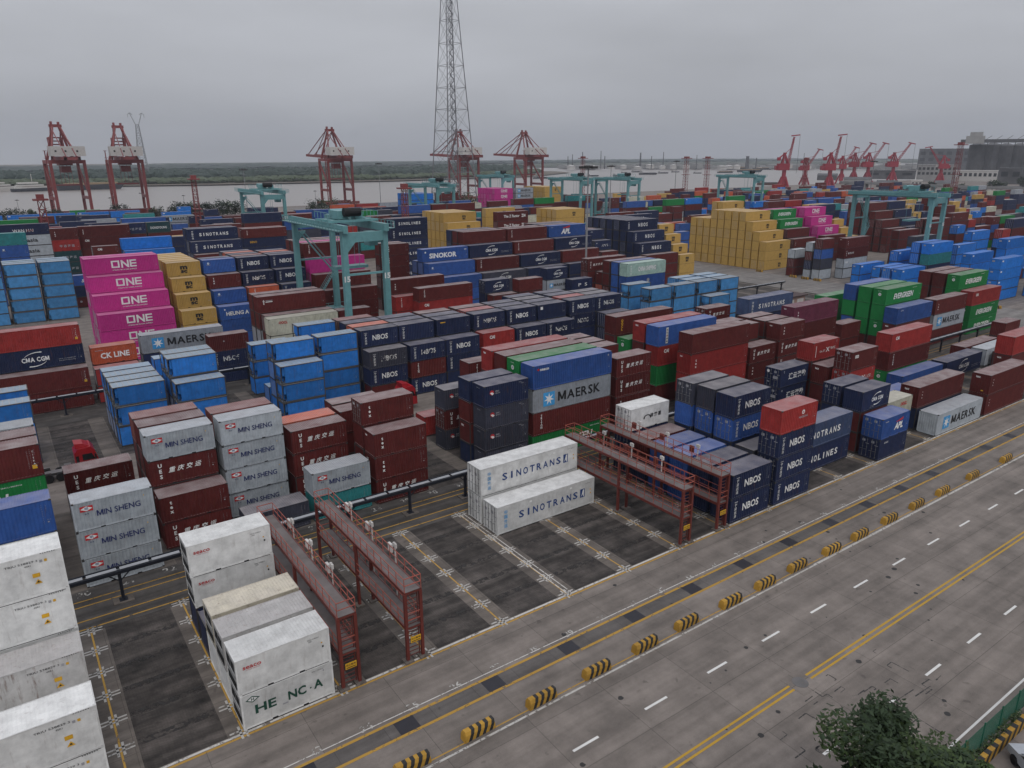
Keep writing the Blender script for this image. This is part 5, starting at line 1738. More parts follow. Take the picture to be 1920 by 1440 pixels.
# ------------------------------------------------------------------ red reefer racks (gantry walkways)
def rack(x, lab, y0=-11.7, y1=5.4, w=1.36):
    r = empty('reefer_rack', (x, y0, 0)); tag(r, lab, 'walkway', 'red walkways between reefer slots'); D = y1 - y0
    for i, yy in enumerate((.08, D * .5, D - .08)):
        for xx in (.08, w - .08):
            p = MB(); p.box(xx - .11, xx + .11, yy - .11, yy + .11, .15, 5.55); p.build('leg', RED2, r); f = MB(); f.box(xx - .35, xx + .35, yy - .35, yy + .35, 0, .15); f.build('footing', STRIP, r)
    for z in (2.85, 5.7):
        d = MB(); d.box(0.1, w - .1, 0, D, z - .03, z); d.build('deck', GRATE, r)
        e = MB()
        for xx in (0, w - .1): e.box(xx, xx + .1, -.02, D + .02, z - .22, z + .03)
        for k in range(9): yy = k * (D - .1) / 8; e.box(.1, w - .1, yy, yy + .1, z - .2, z - .04)
        e.build('beam', RED2, r); h = MB()
        for xx in (.03, w - .03):
            n = 14
            for k in range(n + 1): yy = k * D / n; h.bar((xx, yy, z), (xx, yy, z + 1.12), .042)
            for hh in (.55, 1.1): h.bar((xx, 0, z + hh), (xx, D, z + hh), .042)
        for yy in (0, D):
            for hh in (.55, 1.1): h.bar((.03, yy, z + hh), (w - .03, yy, z + hh), .05)
        h.build('railing', RAILR, r)
    st = MB()
    for xx in (.25, w - .25): st.bar((xx, .25, .1), (xx, .25, 5.6), .06)
    for k in range(17): st.bar((.25, .25, .3 + k * .33), (w - .25, .25, .3 + k * .33), .05)
    st.build('ladder', RED2, r)
    for k in range(3):
        yy = 4.2 + k * 4.1; o = MB(); o.bar((w + .1, yy, 5.4), (w + .1, yy, 7.3), .09, 1); o.box(w + .02, w + .16, yy - .24, yy - .04, 6.9, 7.25, 1); o.box(w + .02, w + .16, yy + .05, yy + .22, 6.95, 7.25, 1); o.box(w - .02, w + .16, yy + .5, yy + 1.0, 6.2, 6.9); o.build('socket_box', [RED2 if x > 5 else CWH, CWH], r)
        o = MB(); o.box(w, w + .18, yy - .2, yy + .2, 3.4, 3.9); o.bar((w + .06, yy, 2.7), (w + .06, yy, 4), .07); o.build('socket_box', [CWH if x < 5 else RED2], r)
    s = MB(); s.box(.3, 1.1, -.08, -.04, 1.55, 2.0); sg = s.build('warning_sign', LYEL, r); q = Sign(); q.y = -.085
    q.T('当心触电', .7, 1.85, .13, 'k'); q.R(.36, 1.04, 1.62, 1.68, 'k'); link('lettering', q.b.mesh('lettering', LM), sg)
rack(-20.5, 'red steel walkway rack beside the white reefer stack'); rack(-15.55, 'red steel walkway rack at edge of the empty slots'); rack(12.75, 'red steel walkway rack beside empty slots, right of white reefers'); rack(17.85, 'red steel walkway rack against the navy container stack')
# ------------------------------------------------------------------ concrete barriers
BY_ = mat('barrier_yellow', (.36, .2, .028), .7, rust=.3, rustcol=(.1, .08, .05), var=.25); BK_ = mat('barrier_black', (.02, .02, .02), .6, rust=.1)
bm_ = MB(); n = 9; ln = 2.3; sk = .17
for k in range(n):
    a0, a1 = k * ln / n, (k + 1) * ln / n; cl = lambda a: min(max(a, .06), ln - .06); s0 = [cl(a + sk) if 0 < k else a + .04 for a in (a0,)][0]; s1 = cl(a1 + sk) if k < n - 1 else a1 - .06
    bm_.hexa([(a0, -.28, 0), (a1, -.28, 0), (a1, .28, 0), (a0, .28, 0)], [(s0, -.28, .48), (s1, -.28, .48), (s1, .28, .48), (s0, .28, .48)], k % 2)
    t0, t1 = (cl(a0 + sk * 1.5) if k else s0 + .05), (cl(a1 + sk * 1.5) if k < n - 1 else s1 - .03)
    if t1 > t0: bm_.hexa([(s0, -.28, .48), (s1, -.28, .48), (s1, .28, .48), (s0, .28, .48)], [(t0, -.17, .7), (t1, -.17, .7), (t1, .17, .7), (t0, .17, .7)], k % 2)
bme = bm_.mesh('barrier', [BY_, BK_])
bx = [-19.9, -15.0, -10.2, -5.3, -.5, 3.9, 9.1, 13.7, 18.2, 23.2, 27.9, 33.1, 38.5, 43.9, 50.9, 59.2]
rb = random.Random(2)
for i, x in enumerate(bx):
    ob = link('concrete_barrier', bme, None, (x - 1.1 + rb.uniform(-.12, .12), -20.4 + rb.uniform(-.07, .07), 0)); ob.rotation_euler = (0, 0, rb.uniform(-.03, .03)); tag(ob, f'yellow and black striped barrier, {ordn(i)} along the road from nearest end', 'barrier', 'striped barriers lining the road')
# ------------------------------------------------------------------ fence, striped wall, tree and car at bottom right
FG = mat('fence_green', (.01, .10, .06), .6); fr = empty('mesh_fence', (2, -39.25, 0)); tag(fr, 'dark green mesh fence standing along the road edge', 'fence')
for k in range(12): p = MB(); p.bar((k * 2.4, 0, 0), (k * 2.4, 0, 2.05), .07); p.build('post', FG, fr)
p = MB()
for k in range(11):
    for i in range(24): x = k * 2.4 + .1 + i * .095; p.bar((x, 0, .12), (x, 0, 1.95), .014)
    for i in range(20): z = .12 + i * .095; p.bar((k * 2.4 + .05, 0, z), (k * 2.4 + 2.35, 0, z), .014)
p.build('mesh_panel', FG, fr)
wl = empty('striped_wall', (2, -39.9, 0)); tag(wl, 'low wall with yellow and black diagonal stripes behind green fence', 'wall'); w = MB(); n = 60
for k in range(n):
    a = k * .45; w.hexa([(a, -.15, 0), (a + .45, -.15, 0), (a + .45, .15, 0), (a, .15, 0)], [(a + .4, -.15, .8), (a + .85, -.15, .8), (a + .85, .15, .8), (a + .4, .15, .8)], k % 2)
w.build('wall', [BY_, BK_], wl)
def crown(b, cx, cy, cz, rx, rz, n, size, rd, m=0, lobes=16):
    C = [(cx + rd.uniform(-.72, .72) * rx, cy + rd.uniform(-.72, .72) * rx, cz + rd.uniform(-.5, .6) * rz, rd.uniform(.22, .52)) for _ in range(lobes)]
    for i in range(n):
        x, y, z, k = C[i % lobes]; d = Vector((rd.gauss(0, 1), rd.gauss(0, 1), rd.gauss(0, 1))).normalized() * (rd.random() ** .4); p = Vector((x + d.x * rx * k, y + d.y * rx * k, z + d.z * rz * k)); s = size * rd.uniform(.6, 1.3)
        u = Vector((rd.gauss(0, 1), rd.gauss(0, 1), rd.gauss(0, .5))).normalized(); v = u.cross(Vector((rd.gauss(0, .5), rd.gauss(0, .5), 1))).normalized()
        b.poly([p - u * s, p + v * s * .45, p + u * s, p - v * s * .45], m)
def tree(name, lab, x, y, H, rx, n, size, mats, group=None, seed=1, cz=.62, rz=.42):
    rd = random.Random(seed); t = empty(name, (x, y, 0)); tag(t, lab, 'tree', group); b = MB(); b.bar((0, 0, 0), (0, 0, H * .45), H * .05, 0, H * .035, n=8)
    for k in range(6): a = k * 1.05; b.bar((0, 0, H * .4), (cos(a) * rx * .55, sin(a) * rx * .55, H * rd.uniform(.6, .85)), H * .025, 0, H * .008, n=6)
    b.build('trunk', mat('bark', (.05, .038, .03), .9), t); c = MB(); crown(c, 0, 0, H * cz, rx, H * rz, int(n * .7), size, rd, 0); crown(c, 0, 0, H * (cz + .05), rx, H * rz, int(n * .3), size, rd, 1); c.build('crown', mats, t)
NL = leaf_mat('near_leaves', (.035, .058, .016)); NL2 = leaf_mat('near_leaves_dark', (.018, .034, .012))
tree('broadleaf_tree', 'leafy green tree rising beside the road in bottom right', -3.0, -39.6, 8.3, 3.2, 12000, .17, [NL, NL2], None, 4, .74, .27)
tree('broadleaf_tree', 'lower leafy tree left of the taller one in bottom right', -6.6, -39.2, 7.0, 2.3, 7000, .17, [NL2, NL], None, 9, .74, .26)
tree('broadleaf_tree', 'yellowish bush between the taller tree and the striped wall', .9, -41.2, 5.4, 1.9, 4500, .15, [FOL4, NL], None, 15, .74, .28)
sv = MB(); rd2 = random.Random(5)
for k in range(26): crown(sv, 2.5 + k * .45, -39.55, .5, .35, .5, 60, .09, rd2)
tag(sv.build('creeper', NL), 'green creeper climbing over the striped wall by the fence', 'plant', kind='stuff')
def car(name, x, y, rz, col, lab):
    r = empty(name, (x, y, 0), rz); tag(r, lab, 'car'); P = mat('car_' + col, (.35, .37, .4), .3, .2); prof = [(-2.2, .35), (-2.25, .8), (-1.9, .95), (-1.2, 1.4), (.4, 1.45), (1.1, 1.0), (2.1, .85), (2.2, .4)]
    b = MB()
    for s in (-.85, .85): b.poly([(px, s, pz) for px, pz in (prof if s < 0 else prof[::-1])])
    for (a, c), (e, f) in zip(prof, prof[1:] + prof[:1]): b.quad((a, -.85, c), (e, -.85, f), (e, .85, f), (a, .85, c))
    b.build('body', P, r); g = MB(); g.quad((.42, -.7, 1.46), (1.1, -.75, 1.03), (1.1, .75, 1.03), (.42, .7, 1.46)); g.quad((-1.25, -.7, 1.41), (-1.85, -.75, 1.0), (-1.85, .75, 1.0), (-1.25, .7, 1.41))
    for s in (-.856, .856): g.poly([(-1.5, s, 1.05), (-1.1, s, 1.34), (.35, s, 1.38), (.9, s, 1.05)])
    g.build('window', mat('glass_dark', (.02, .025, .03), .1), r)
    for wx in (-1.35, 1.35):
        for s in (-.8, .8): w = MB(); w.bar((wx, s - .1, .32), (wx, s + .1, .32), .64, n=14); w.build('wheel', BLACK, r)
w_ = at(1908, 30); car('parked_car', 9.5, -42.5, .9, 'silver', 'silver car parked behind the striped wall')

# ------------------------------------------------------------------ trucks
TRED = mat('truck_red', (.30, .012, .018), .35); GLASS = mat('cab_glass', (.012, .014, .016), .12)
def truck(x, y, rz, lab, trailer=True):
    r = empty('container_truck', (x, y, 0), rz); tag(r, lab, 'truck', 'red container trucks'); c = MB(); pr = [(0, .9), (0, 2.9), (.35, 3.35), (1.7, 3.5), (2.05, 2.95), (2.3, 1.9), (2.32, .7), (.0, .7)]
    for s in (-1.2, 1.2): c.poly([(a, s, z) for a, z in (pr if s < 0 else pr[::-1])])
    for (a, z), (e, f) in zip(pr, pr[1:] + pr[:1]): c.quad((a, -1.2, z), (e, -1.2, f), (e, 1.2, f), (a, 1.2, z))
    c.hexa([(.2, -.95, 3.38), (1.6, -.95, 3.5), (1.6, .95, 3.5), (.2, .95, 3.38)], [(.15, -.85, 3.95), (1.0, -.85, 3.85), (1.0, .85, 3.85), (.15, .85, 3.95)]); cb = c.build('cab', TRED, r)
    g = MB(); g.quad((2.06, -1.08, 2.9), (2.31, -1.08, 1.95), (2.31, 1.08, 1.95), (2.06, 1.08, 2.9)); g.build('windscreen', GLASS, cb)
    for s in (-1.206, 1.206): w = MB(); w.poly([(.75, s, 1.95), (.75, s, 2.7), (1.7, s, 2.7), (2.0, s, 1.95)]); w.poly([(.1, s, 1.5), (.1, s, 2.6), (.4, s, 2.6), (.4, s, 1.5)]); w.build('side_window', GLASS, cb)
    m = MB(); [m.box(1.95, 2.1, s - .12, s + .12, 2.0, 2.6) for s in (-1.45, 1.45)]; m.build('mirror', BLACK, cb); o = MB(); o.box(.9, 1.5, -1.21, -1.202, 1.25, 1.4); o.build('side_badge', WHITE, cb); o = MB(); o.box(2.325, 2.35, -1.0, 1.0, .9, 1.6); o.build('grille', BLACK, cb)
    ch = MB(); ch.box(-9.6 if trailer else -3.5, 2.2, -.5, .5, .65, .95); ch.box(-1.1, -.4, -1.1, 1.1, .75, 1.25)
    if trailer: [ch.box(-9.6, -2.5, s - .1, s + .1, .95, 1.2) for s in (-.9, .9)]; [ch.box(q, q + .15, -1.1, 1.1, .95, 1.15) for q in (-9.6, -6.5, -3.5)]
    ch.build('chassis', STEEL, r)
    for wx in [1.2, -1.6, -2.8] + ([-7.2, -8.4] if trailer else []):
        for s in (-1.05, .75): w = MB(); w.bar((wx, s, .5), (wx, s + .3, .5), 1.0, n=16); w.build('wheel', BLACK, r)
truck(-31.3, 34.6 + 5.0, 0, 'red truck cab in the lane beside blue bulk containers'); truck(9.2, 38.6, 0, 'red truck cab in lane before the navy containers', True)
# ------------------------------------------------------------------ rubber tyred gantry cranes
def rtg():
    r = empty('gantry_crane', (0, 0, 0)); WB, SP, H = 7.4, 23.5, 22.6
    for x in (0, WB):
        for y in (0, SP): l = MB(); l.hexa([(x - .55, y - .45, 1.6), (x + .55, y - .45, 1.6), (x + .55, y + .45, 1.6), (x - .55, y + .45, 1.6)], [(x - .42, y - .55, H), (x + .42, y - .55, H), (x + .42, y + .55, H), (x - .42, y + .55, H)]); lg = l.build('leg', TEAL, r)
        for y in (0,):
            s = Sign(); s.y = -.56; s.T('15', x, 15.0, .9, 'w', bold=.04); link('number', s.b.mesh('number', LM), r)
    for x in (0, WB):
        g = MB(); g.box(x - .4, x + .4, -1.2, SP + 2.2, H, H + 1.25); g.build('girder', TEAL, r)
        w = MB(); sx = -1 if x == 0 else 1; w.box(x + sx * .5, x + sx * 1.5, -1.2, SP + 2.2, H + .4, H + .46) if sx > 0 else w.box(x - 1.5, x - .5, -1.2, SP + 2.2, H + .4, H + .46); w.build('walkway', TEAL, r); q = MB(); xx = x + sx * 1.45
        for k in range(22): yy = -1.2 + k * (SP + 3.4) / 21; q.bar((xx, yy, H + .45), (xx, yy, H + 1.6), .08)
        for hh in (1.0, 1.55): q.bar((xx, -1.2, H + hh), (xx, SP + 2.2, H + hh), .08)
        q.build('railing', TEAL, r)
    for y in (0, SP):
        c = MB(); c.hexa([(-.3, y - .4, H - .9 if y else H - 1.6), (WB + .3, y - .4, H - .9 if y else H - 1.6), (WB + .3, y + .4, H - .9 if y else H - 1.6), (-.3, y + .4, H - .9 if y else H - 1.6)], [(-.3, y - .4, H), (WB + .3, y - .4, H), (WB + .3, y + .4, H), (-.3, y + .4, H)]); c.hexa([(.3, y - .4, H - 3.2), (.5, y - .4, H - 3.2), (.5, y + .4, H - 3.2), (.3, y + .4, H - 3.2)], [(.3, y - .4, H - 1.5), (2.0, y - .4, H - 1.5), (2.0, y + .4, H - 1.5), (.3, y + .4, H - 1.5)]); c.build('cross_beam', TEAL, r)
        t = MB(); t.bar((0, y, H - 7), (WB, y, H - 7), .35); t.build('tie_bar', TEAL, r)
        s = MB(); s.box(-1.6, WB + 1.6, y - .5, y + .5, 1.5, 2.5); s.build('sill_beam', TEAL, r)
        for x in (-1.1, .9, WB - .9, WB + 1.1): w = MB(); w.bar((x, y - .3, .75), (x, y + .3, .75), 1.5, n=14); w.build('wheel', BLACK, r)
    t = MB(); y0 = 4; [t.box(-.9, WB + .9, yy, yy + .5, H + 1.35, H + 1.75) for yy in (y0, y0 + 2.8, y0 + 5.5)]; [t.box(xx, xx + .4, y0 + .5, y0 + 5.5, H + 1.4, H + 1.7) for xx in (.3, 2.4, 4.6, 6.8)]; t.box(1.4, 2.9, y0 + 1.2, y0 + 4.0, H + 1.8, H + 3.2); t.box(4.4, 5.8, y0 + .8, y0 + 2.6, H + 1.8, H + 2.9); t.box(3.2, 4.0, y0 + 3, y0 + 4.6, H + 1.8, H + 2.6); t.bar((1.6, y0 + 5.2, H + 2.7), (5.6, y0 + 5.2, H + 2.7), 1.3, n=12)
    t.bar((3.4, y0 + 1, H + 2.6), (3.4, y0 + 4, H + 2.6), 1.0, n=12)
    for a in (-.9, WB + .9):
        for k in range(5): t.bar((a, y0 + k * 1.5, H + 2), (a, y0 + k * 1.5, H + 3.1), .08)
        t.bar((a, y0, H + 3.05), (a, y0 + 6, H + 3.05), .08)
    t.build('trolley', TEAL, r); d = MB(); d.bar((2.2, y0 + .5, H + 3.0), (5.2, y0 + .5, H + 3.0), 1.5, n=12); d.build('hoist_drum', BLACK, r)
    sp = MB()
    for a in (2.2, 5.2):
        for b in (y0 + 2, y0 + 4): sp.bar((a, b, 16.2), (a, b, H + 1.7), .06)
    sp.box(.7, 6.8, y0 + 1.9, y0 + 4.1, 15.7, 16.2); sp.build('spreader', TEAL, r); cb = MB(); cb.box(WB / 2 + 1.6, WB / 2 + 3.2, y0 - 2.4, y0 - .2, H - 2.6, H - .2); cb.build('operator_cab', TEAL, r); e = MB()
    e.box(.6, WB - .6, SP - 1.2, SP + 1.4, 2.6, 4.8); e.box(-1, WB + 1, SP - 1.6, SP + 1.8, 5.6, 5.7); e.box(1.2, 3.6, SP - .8, SP + .9, 5.7, 7.0)
    for k in range(9): e.bar((-1 + k * (WB + 2) / 8, SP - 1.6, 5.7), (-1 + k * (WB + 2) / 8, SP - 1.6, 6.8), .06)
    e.bar((-1, SP - 1.6, 6.8), (WB + 1, SP - 1.6, 6.8), .06); e.build('power_unit', [TEAL], r); st = MB()
    for a, b in (((1, SP - 1.6, 5.7), (WB - 1, SP - 1.6, 13)), ((WB - 1, SP - 1.6, 13), (.3, SP - 1.6, 21))):
        for o in (0, .7):
            st.bar((a[0], a[1] - o, a[2]), (b[0], b[1] - o, b[2]), .14); st.bar((a[0], a[1] - o, a[2] + 1), (b[0], b[1] - o, b[2] + 1), .06)
        for k in range(18): p = Vector(a).lerp(Vector(b), k / 17); st.bar(p, p - Vector((0, .7, 0)), .12)
    st.build('stair', TEAL, r); return r
R0 = rtg(); rl = [((13.2, 64.6, 0), 'teal gantry crane numbered 15 spanning the nearer container rows'), None]
def put(o, loc, lab, rz=0): o.location = loc; o.rotation_euler = (0, 0, rz); tag(o, lab, 'gantry crane', 'teal gantry cranes over the yard')
RT = [(at(506, 262), 'teal gantry crane standing left of the river view, beyond navy containers', .0), (at(826, 300), 'small teal gantry crane before the lattice tower base', 0), (at(944, 425), 'smallest teal gantry crane near the pink containers', 0), (at(1086, 372), 'teal gantry crane left of the tall lamp mast', 0), (at(1172, 372), 'teal gantry crane right of the tall lamp mast', 0), (at(1400, 425), 'teal gantry crane in front of the red harbour cranes', 0), (at(1728, 246), 'large teal gantry crane among maroon stacks on the right', 0)]
for p, lab, rz in RT: put(copy_tree(R0), p, lab, rz)
put(R0, *rl[0])
# ------------------------------------------------------------------ ship to shore cranes
def sts(up):
    r = empty('quay_crane', (0, 0, 0)); W, D = 17.5, 16
    for x in (-W / 2, W / 2):
        for y in (-D / 2, D / 2): l = MB(); l.box(x - .75, x + .75, y - .65, y + .65, 2, 33); l.build('leg', RED, r)
        s = MB(); s.box(x - .7, x + .7, -D / 2, D / 2, 10.5, 12.2); s.bar((x, -D / 2, 12.5), (x, D / 2, 30), .9); s.box(x - .7, x + .7, -D / 2, D / 2, 31, 33); s.build('side_frame', RED, r)
    for y in (-D / 2, D / 2): s = MB(); s.box(-W / 2 - 4, W / 2 + 4, y - .8, y + .8, 1.6, 3.4); s.build('sill_beam', RED, r); s = MB(); s.box(-W / 2, W / 2, y - .7, y + .7, 31, 33); s.build('portal_beam', RED, r)
    w = MB(); [w.box(x - 3.4, x + 3.4, y - .6, y + .6, .1, 1.6) for x in (-W / 2, W / 2) for y in (-D / 2, D / 2)]; w.build('bogie', STEEL, r)
    g = MB(); [g.box(x - .7, x + .7, -22, D / 2 + 3, 33.0, 35) for x in (-3.5, 3.5)]; g.box(-4.2, 4.2, -22, -21, 33, 34.6); g.build('girder', RED, r)
    b = MB(); c = Vector((0, D / 2 + 3, 34)); a = radians(78 if up else 2); dv = Vector((0, cos(a), sin(a))); LBm = 12 if up else 36; tip = c + dv * LBm
    for x in (-3.2, 3.2): b.bar((x, c.y, c.z), (x, tip.y, tip.z), 1.7)
    for k in range(7): p = c + dv * (LBm * k / 6); b.bar((-3.2, p.y, p.z), (3.2, p.y, p.z), .7)
    b.build('boom', RED, r); f = MB(); ap = 52
    for x in (-1.0, 1.0): s = 1 if x > 0 else -1; f.bar((s * W / 2 * .8, D / 2, 33), (x * 1.6, D / 2 - 1, ap), 1.3, 0, .9); f.bar((s * W / 2 * .8, -D / 2 + 3, 33), (x * 1.6, D / 2 - 2, ap), .9)
    f.box(-3.2, 3.2, D / 2 - 2.4, D / 2 - .4, ap - .6, ap + 1.0); f.box(-2.6, -1.4, D / 2 - 2, D / 2 - .8, ap + 1, ap + 2.6); f.box(1.2, 2.4, D / 2 - 2, D / 2 - .8, ap + 1, ap + 2.4); f.build('apex_frame', RED, r); st = MB()
    for x in (-2.6, 2.6): st.bar((x, D / 2 - 1, ap), (x, -20, 35), .45); st.bar((x, D / 2 - 1, ap), (x, tip.y if not up else c.y + 2, tip.z if not up else 44), .45); st.bar((x, D / 2 - 1, ap), (x, c.y + dv.y * LBm * .55, c.z + dv.z * LBm * .55), .4)
    st.build('stay', RED, r); h = MB(); h.box(-W / 2 + .5, W / 2 + .5, -D / 2 - 5, -D / 2 + 4, 35.2, 40.6); hb = h.build('machinery_house', CWH, r); wn = MB(); [wn.box(x - .5, x + .5, -D / 2 - 5.06, -D / 2 - 5.005, 37.4, 38.4) for x in (-6, -1, 5)]; wn.build('window', BLACK, hb)
    c = MB(); c.box(-2.5, 2.5, -3, 2, 26, 29.5); c.box(-6, 6, -1.6, 1.4, 18.5, 19.3); [c.bar((x, 0, 19.3), (x, 0, 33), .2) for x in (-3, -1, 1, 3)]; c.box(-3.5, 3.5, -4, 3, 30, 32.6); c.build('trolley_cab', RED, r)
    e = MB(); [e.box(-W / 2 - 2.6, -W / 2 - .9, -D / 2 - .8, -D / 2 + .8, z, z + .25) for z in (14, 18, 22, 26, 30, 34, 38)]; e.bar((-W / 2 - 1.8, -D / 2, 3), (-W / 2 - 1.8, -D / 2, 38), .5); e.build('access_stair', RED, r); return r
QC = [sts(True), sts(False)]
for i, (x, y, k, lab, rz) in enumerate([(9, 468, 0, 'red quay crane with white machinery house, leftmost by the river', .12), (41, 468, 0, 'red quay crane with flat broad top, right of the leftmost one', -.02), (177, 468, 1, 'red quay crane standing alone left of the lattice tower', 0), (283, 466, 1, 'red quay crane directly behind the lattice tower', 0), (347, 466, 1, 'red quay crane just right of the lattice tower', 0)]):
    o = copy_tree(QC[k]) if i not in (0, 2) else QC[k]; o.location = (x, y, 0); o.rotation_euler = (0, 0, rz); tag(o, lab, 'quay crane', 'red quay cranes along the river')
# ------------------------------------------------------------------ harbour jib cranes
CRED = mat('harbour_red', (.27, .02, .035), .5, rust=.2)
def jib(el):
    r = empty('jib_crane', (0, 0, 0)); b = MB()
    for k in range(4): a = pi / 4 + k * pi / 2; b.bar((6.5 * cos(a), 6.5 * sin(a), 0), (2.2 * cos(a), 2.2 * sin(a), 12), 2.2, 0, 1.5)
    b.bar((0, 0, 9), (0, 0, 13), 6, n=12); b.bar((0, 0, 4), (0, 0, 9), 6.5, 0, 4.5, n=10); b.build('portal_base', CRED, r); t = MB(); t.bar((0, 0, 13), (0, 0, 19), 4, n=12); t.build('column', CRED, r)
    h = MB(); h.box(-7, 4, -3.4, 3.4, 19, 25.5); h.box(-9.5, -7, -2.6, 2.6, 19.5, 23.5); h.build('machinery_house', CRED, r); c = MB(); c.box(4, 6.6, -3.4, -.8, 21, 24.4); c.build('operator_cab', CWH, r)
    f = MB(); f.bar((-3, -2.4, 25), (-1, -1, 35), 1.1); f.bar((-3, 2.4, 25), (-1, 1, 35), 1.1); f.bar((3, -2.4, 25), (-1, -1, 35), 1.1); f.bar((3, 2.4, 25), (-1, 1, 35), 1.1); f.box(-2.2, .2, -1.6, 1.6, 34.5, 36); f.build('a_frame', CRED, r)
    j = MB(); a = radians(el); p0 = Vector((3, 0, 25)); dv = Vector((cos(a), 0, sin(a))); nv = Vector((-sin(a), 0, cos(a))); L = 26
    for s in (-1.3, 1.3):
        for q in (-.9, .9): j.bar(p0 + nv * q + Vector((0, s, 0)), p0 + dv * L + nv * q * .5 + Vector((0, s * .5, 0)), .38)
        for k in range(10): u = p0 + dv * (L * k / 10); w = p0 + dv * (L * (k + 1) / 10); e = 1 if k % 2 else -1; j.bar(u + nv * .8 * e + Vector((0, s, 0)), w - nv * .8 * e + Vector((0, s * .9, 0)), .22)
    tip = p0 + dv * L; j.bar(tip - Vector((3, 0, -1)), tip + Vector((6 * cos(a - 1.1), 0, 6 * sin(a - 1.1))), 1.1); j.bar(Vector((-1, 0, 35)), p0 + dv * L * .6, .4); j.bar(Vector((-1, 0, 35)), Vector((-6, 0, 31)), 1.2); j.box(-8, -5, -1.5, 1.5, 28.5, 31.5); j.build('jib', CRED, r)
    ro = MB(); e = tip + Vector((6 * cos(a - 1.1), 0, 6 * sin(a - 1.1))); ro.bar(e, (e.x, 0, 16), .18); ro.build('hoist_rope', STEEL, r); return r
JB = [jib(82), jib(55)]; used = set()
for u, d, k, rz, sc, lab in [(1452, 815, 0, .3, 1, 'crimson jib crane with upright boom, leftmost on the quay'), (1490, 960, 1, .5, .85, 'crimson jib crane with raised boom behind the leftmost one'), (1535, 815, 0, .3, 1, 'largest crimson jib crane with upright boom, second upright one'), (1556, 1000, 1, .6, .9, 'crimson jib crane leaning right beside the largest one'), (1578, 1020, 1, .4, 1, 'left one of the close pair of leaning crimson cranes'), (1603, 1020, 1, .5, 1, 'right one of the close pair of leaning crimson cranes'), (1648, 1040, 1, .4, 1, 'crimson jib crane with long boom before the grey buildings'), (1735, 1050, 1, 3.2, .9, 'crimson jib crane pointing left beside the silos')]:
    o = JB[k] if k not in used else copy_tree(JB[k]); used.add(k); o.location = at(u, d); o.rotation_euler = (0, 0, -yaw - .3 + rz); o.scale = (sc, sc, sc); tag(o, lab, 'jib crane', 'crimson jib cranes on the right quay')
# ------------------------------------------------------------------ lattice tower, pylon, masts
def lattice(name, lab, cat, loc, H, w0, w1, m, n, leg=.5, br=.14, group=None, stair=False, mat2=None):
    r = empty(name, loc); tag(r, lab, cat, group); l = MB(); b = MB(); W = lambda z: w0 + (w1 - w0) * z / H
    for sx in (-1, 1):
        for sy in (-1, 1): l.bar((sx * w0 / 2, sy * w0 / 2, 0), (sx * w1 / 2, sy * w1 / 2, H), leg, 0, leg * .6, n=6)
    zs = [H * (1 - (1 - k / n) ** 1.0) for k in range(n + 1)]
    for k in range(n):
        za, zb = zs[k], zs[k + 1]; a, c = W(za) / 2, W(zb) / 2
        for p, q in (((-1, -1), (1, -1)), ((1, -1), (1, 1)), ((1, 1), (-1, 1)), ((-1, 1), (-1, -1))):
            b.bar((p[0] * c, p[1] * c, zb), (q[0] * c, q[1] * c, zb), br * 1.6, n=3); b.bar((p[0] * a, p[1] * a, za), (q[0] * c, q[1] * c, zb), br, n=3); b.bar((q[0] * a, q[1] * a, za), (p[0] * c, p[1] * c, zb), br, n=3)
    l.build('leg', m, r); b.build('bracing', m, r)
    if stair:
        s = MB(); q = 1.5
        for sx in (-q, q):
            for sy in (-q, q): s.bar((sx, sy, 0), (sx, sy, H), .22, n=3)
        z = 0; k = 0
        while z < H - 3: s.bar((-q if k % 2 else q, -q, z), (q if k % 2 else -q, -q, z + 3), .45); s.bar((-q, q, z), (q, q, z + 3), .2); s.bar((-q, -q, z), (q, -q, z), .2); z += 3; k += 1
        s.build('stair', m, r)
    return r
p = at(856, 478); lattice('radio_tower', 'tall grey lattice tower with a central stair column', 'tower', (p.x, p.y, 0), 172, 21.8, .7, mat('tower_steel', (.16, .16, .17), .5), 14, .75, .17, stair=True)
p = at(299, 1400); r = lattice('power_pylon', 'grey power pylon with forked top across the river', 'pylon', (p.x, p.y, 0), 84, 15, 4.5, LIGHTM, 10, .9, .45); b = MB()
for s in (-1, 1): b.bar((s * 2, 0, 83), (s * 9, 0, 102), .9); b.bar((s * 9, 0, 102), (s * 5, 0, 99), .7); b.bar((s * 9, 0, 102), (s * 12, 0, 99), .7); b.bar((s * 12, 0, 99), (s * 12, 0, 95), .5)
b.build('crossarm', LIGHTM, r)
def mast(u, d, vtop, lab, wd=.45, lamps=True):
    p = at(u, d); H = hz(u, vtop, d); r = empty('lamp_mast', (p.x, p.y, 0)); tag(r, lab, 'lamp mast', 'tall lamp masts in the yard'); b = MB(); b.bar((0, 0, 0), (0, 0, H), wd, 0, wd * .5, n=10); b.build('pole', LIGHTM, r); c = MB(); k = 1.0 if H > 20 else .45
    c.bar((0, 0, H - .3), (0, 0, H), 2.2 * k, n=10); c.build('lamp_ring', STEEL, r); l = MB()
    for i in range(8): a = i * pi / 4; x, y = 1.7 * k * cos(a), 1.7 * k * sin(a); l.box(x - .4 * k, x + .4 * k, y - .4 * k, y + .4 * k, H - .75 * k, H - .2)
    l.build('lamp', STEEL, r)
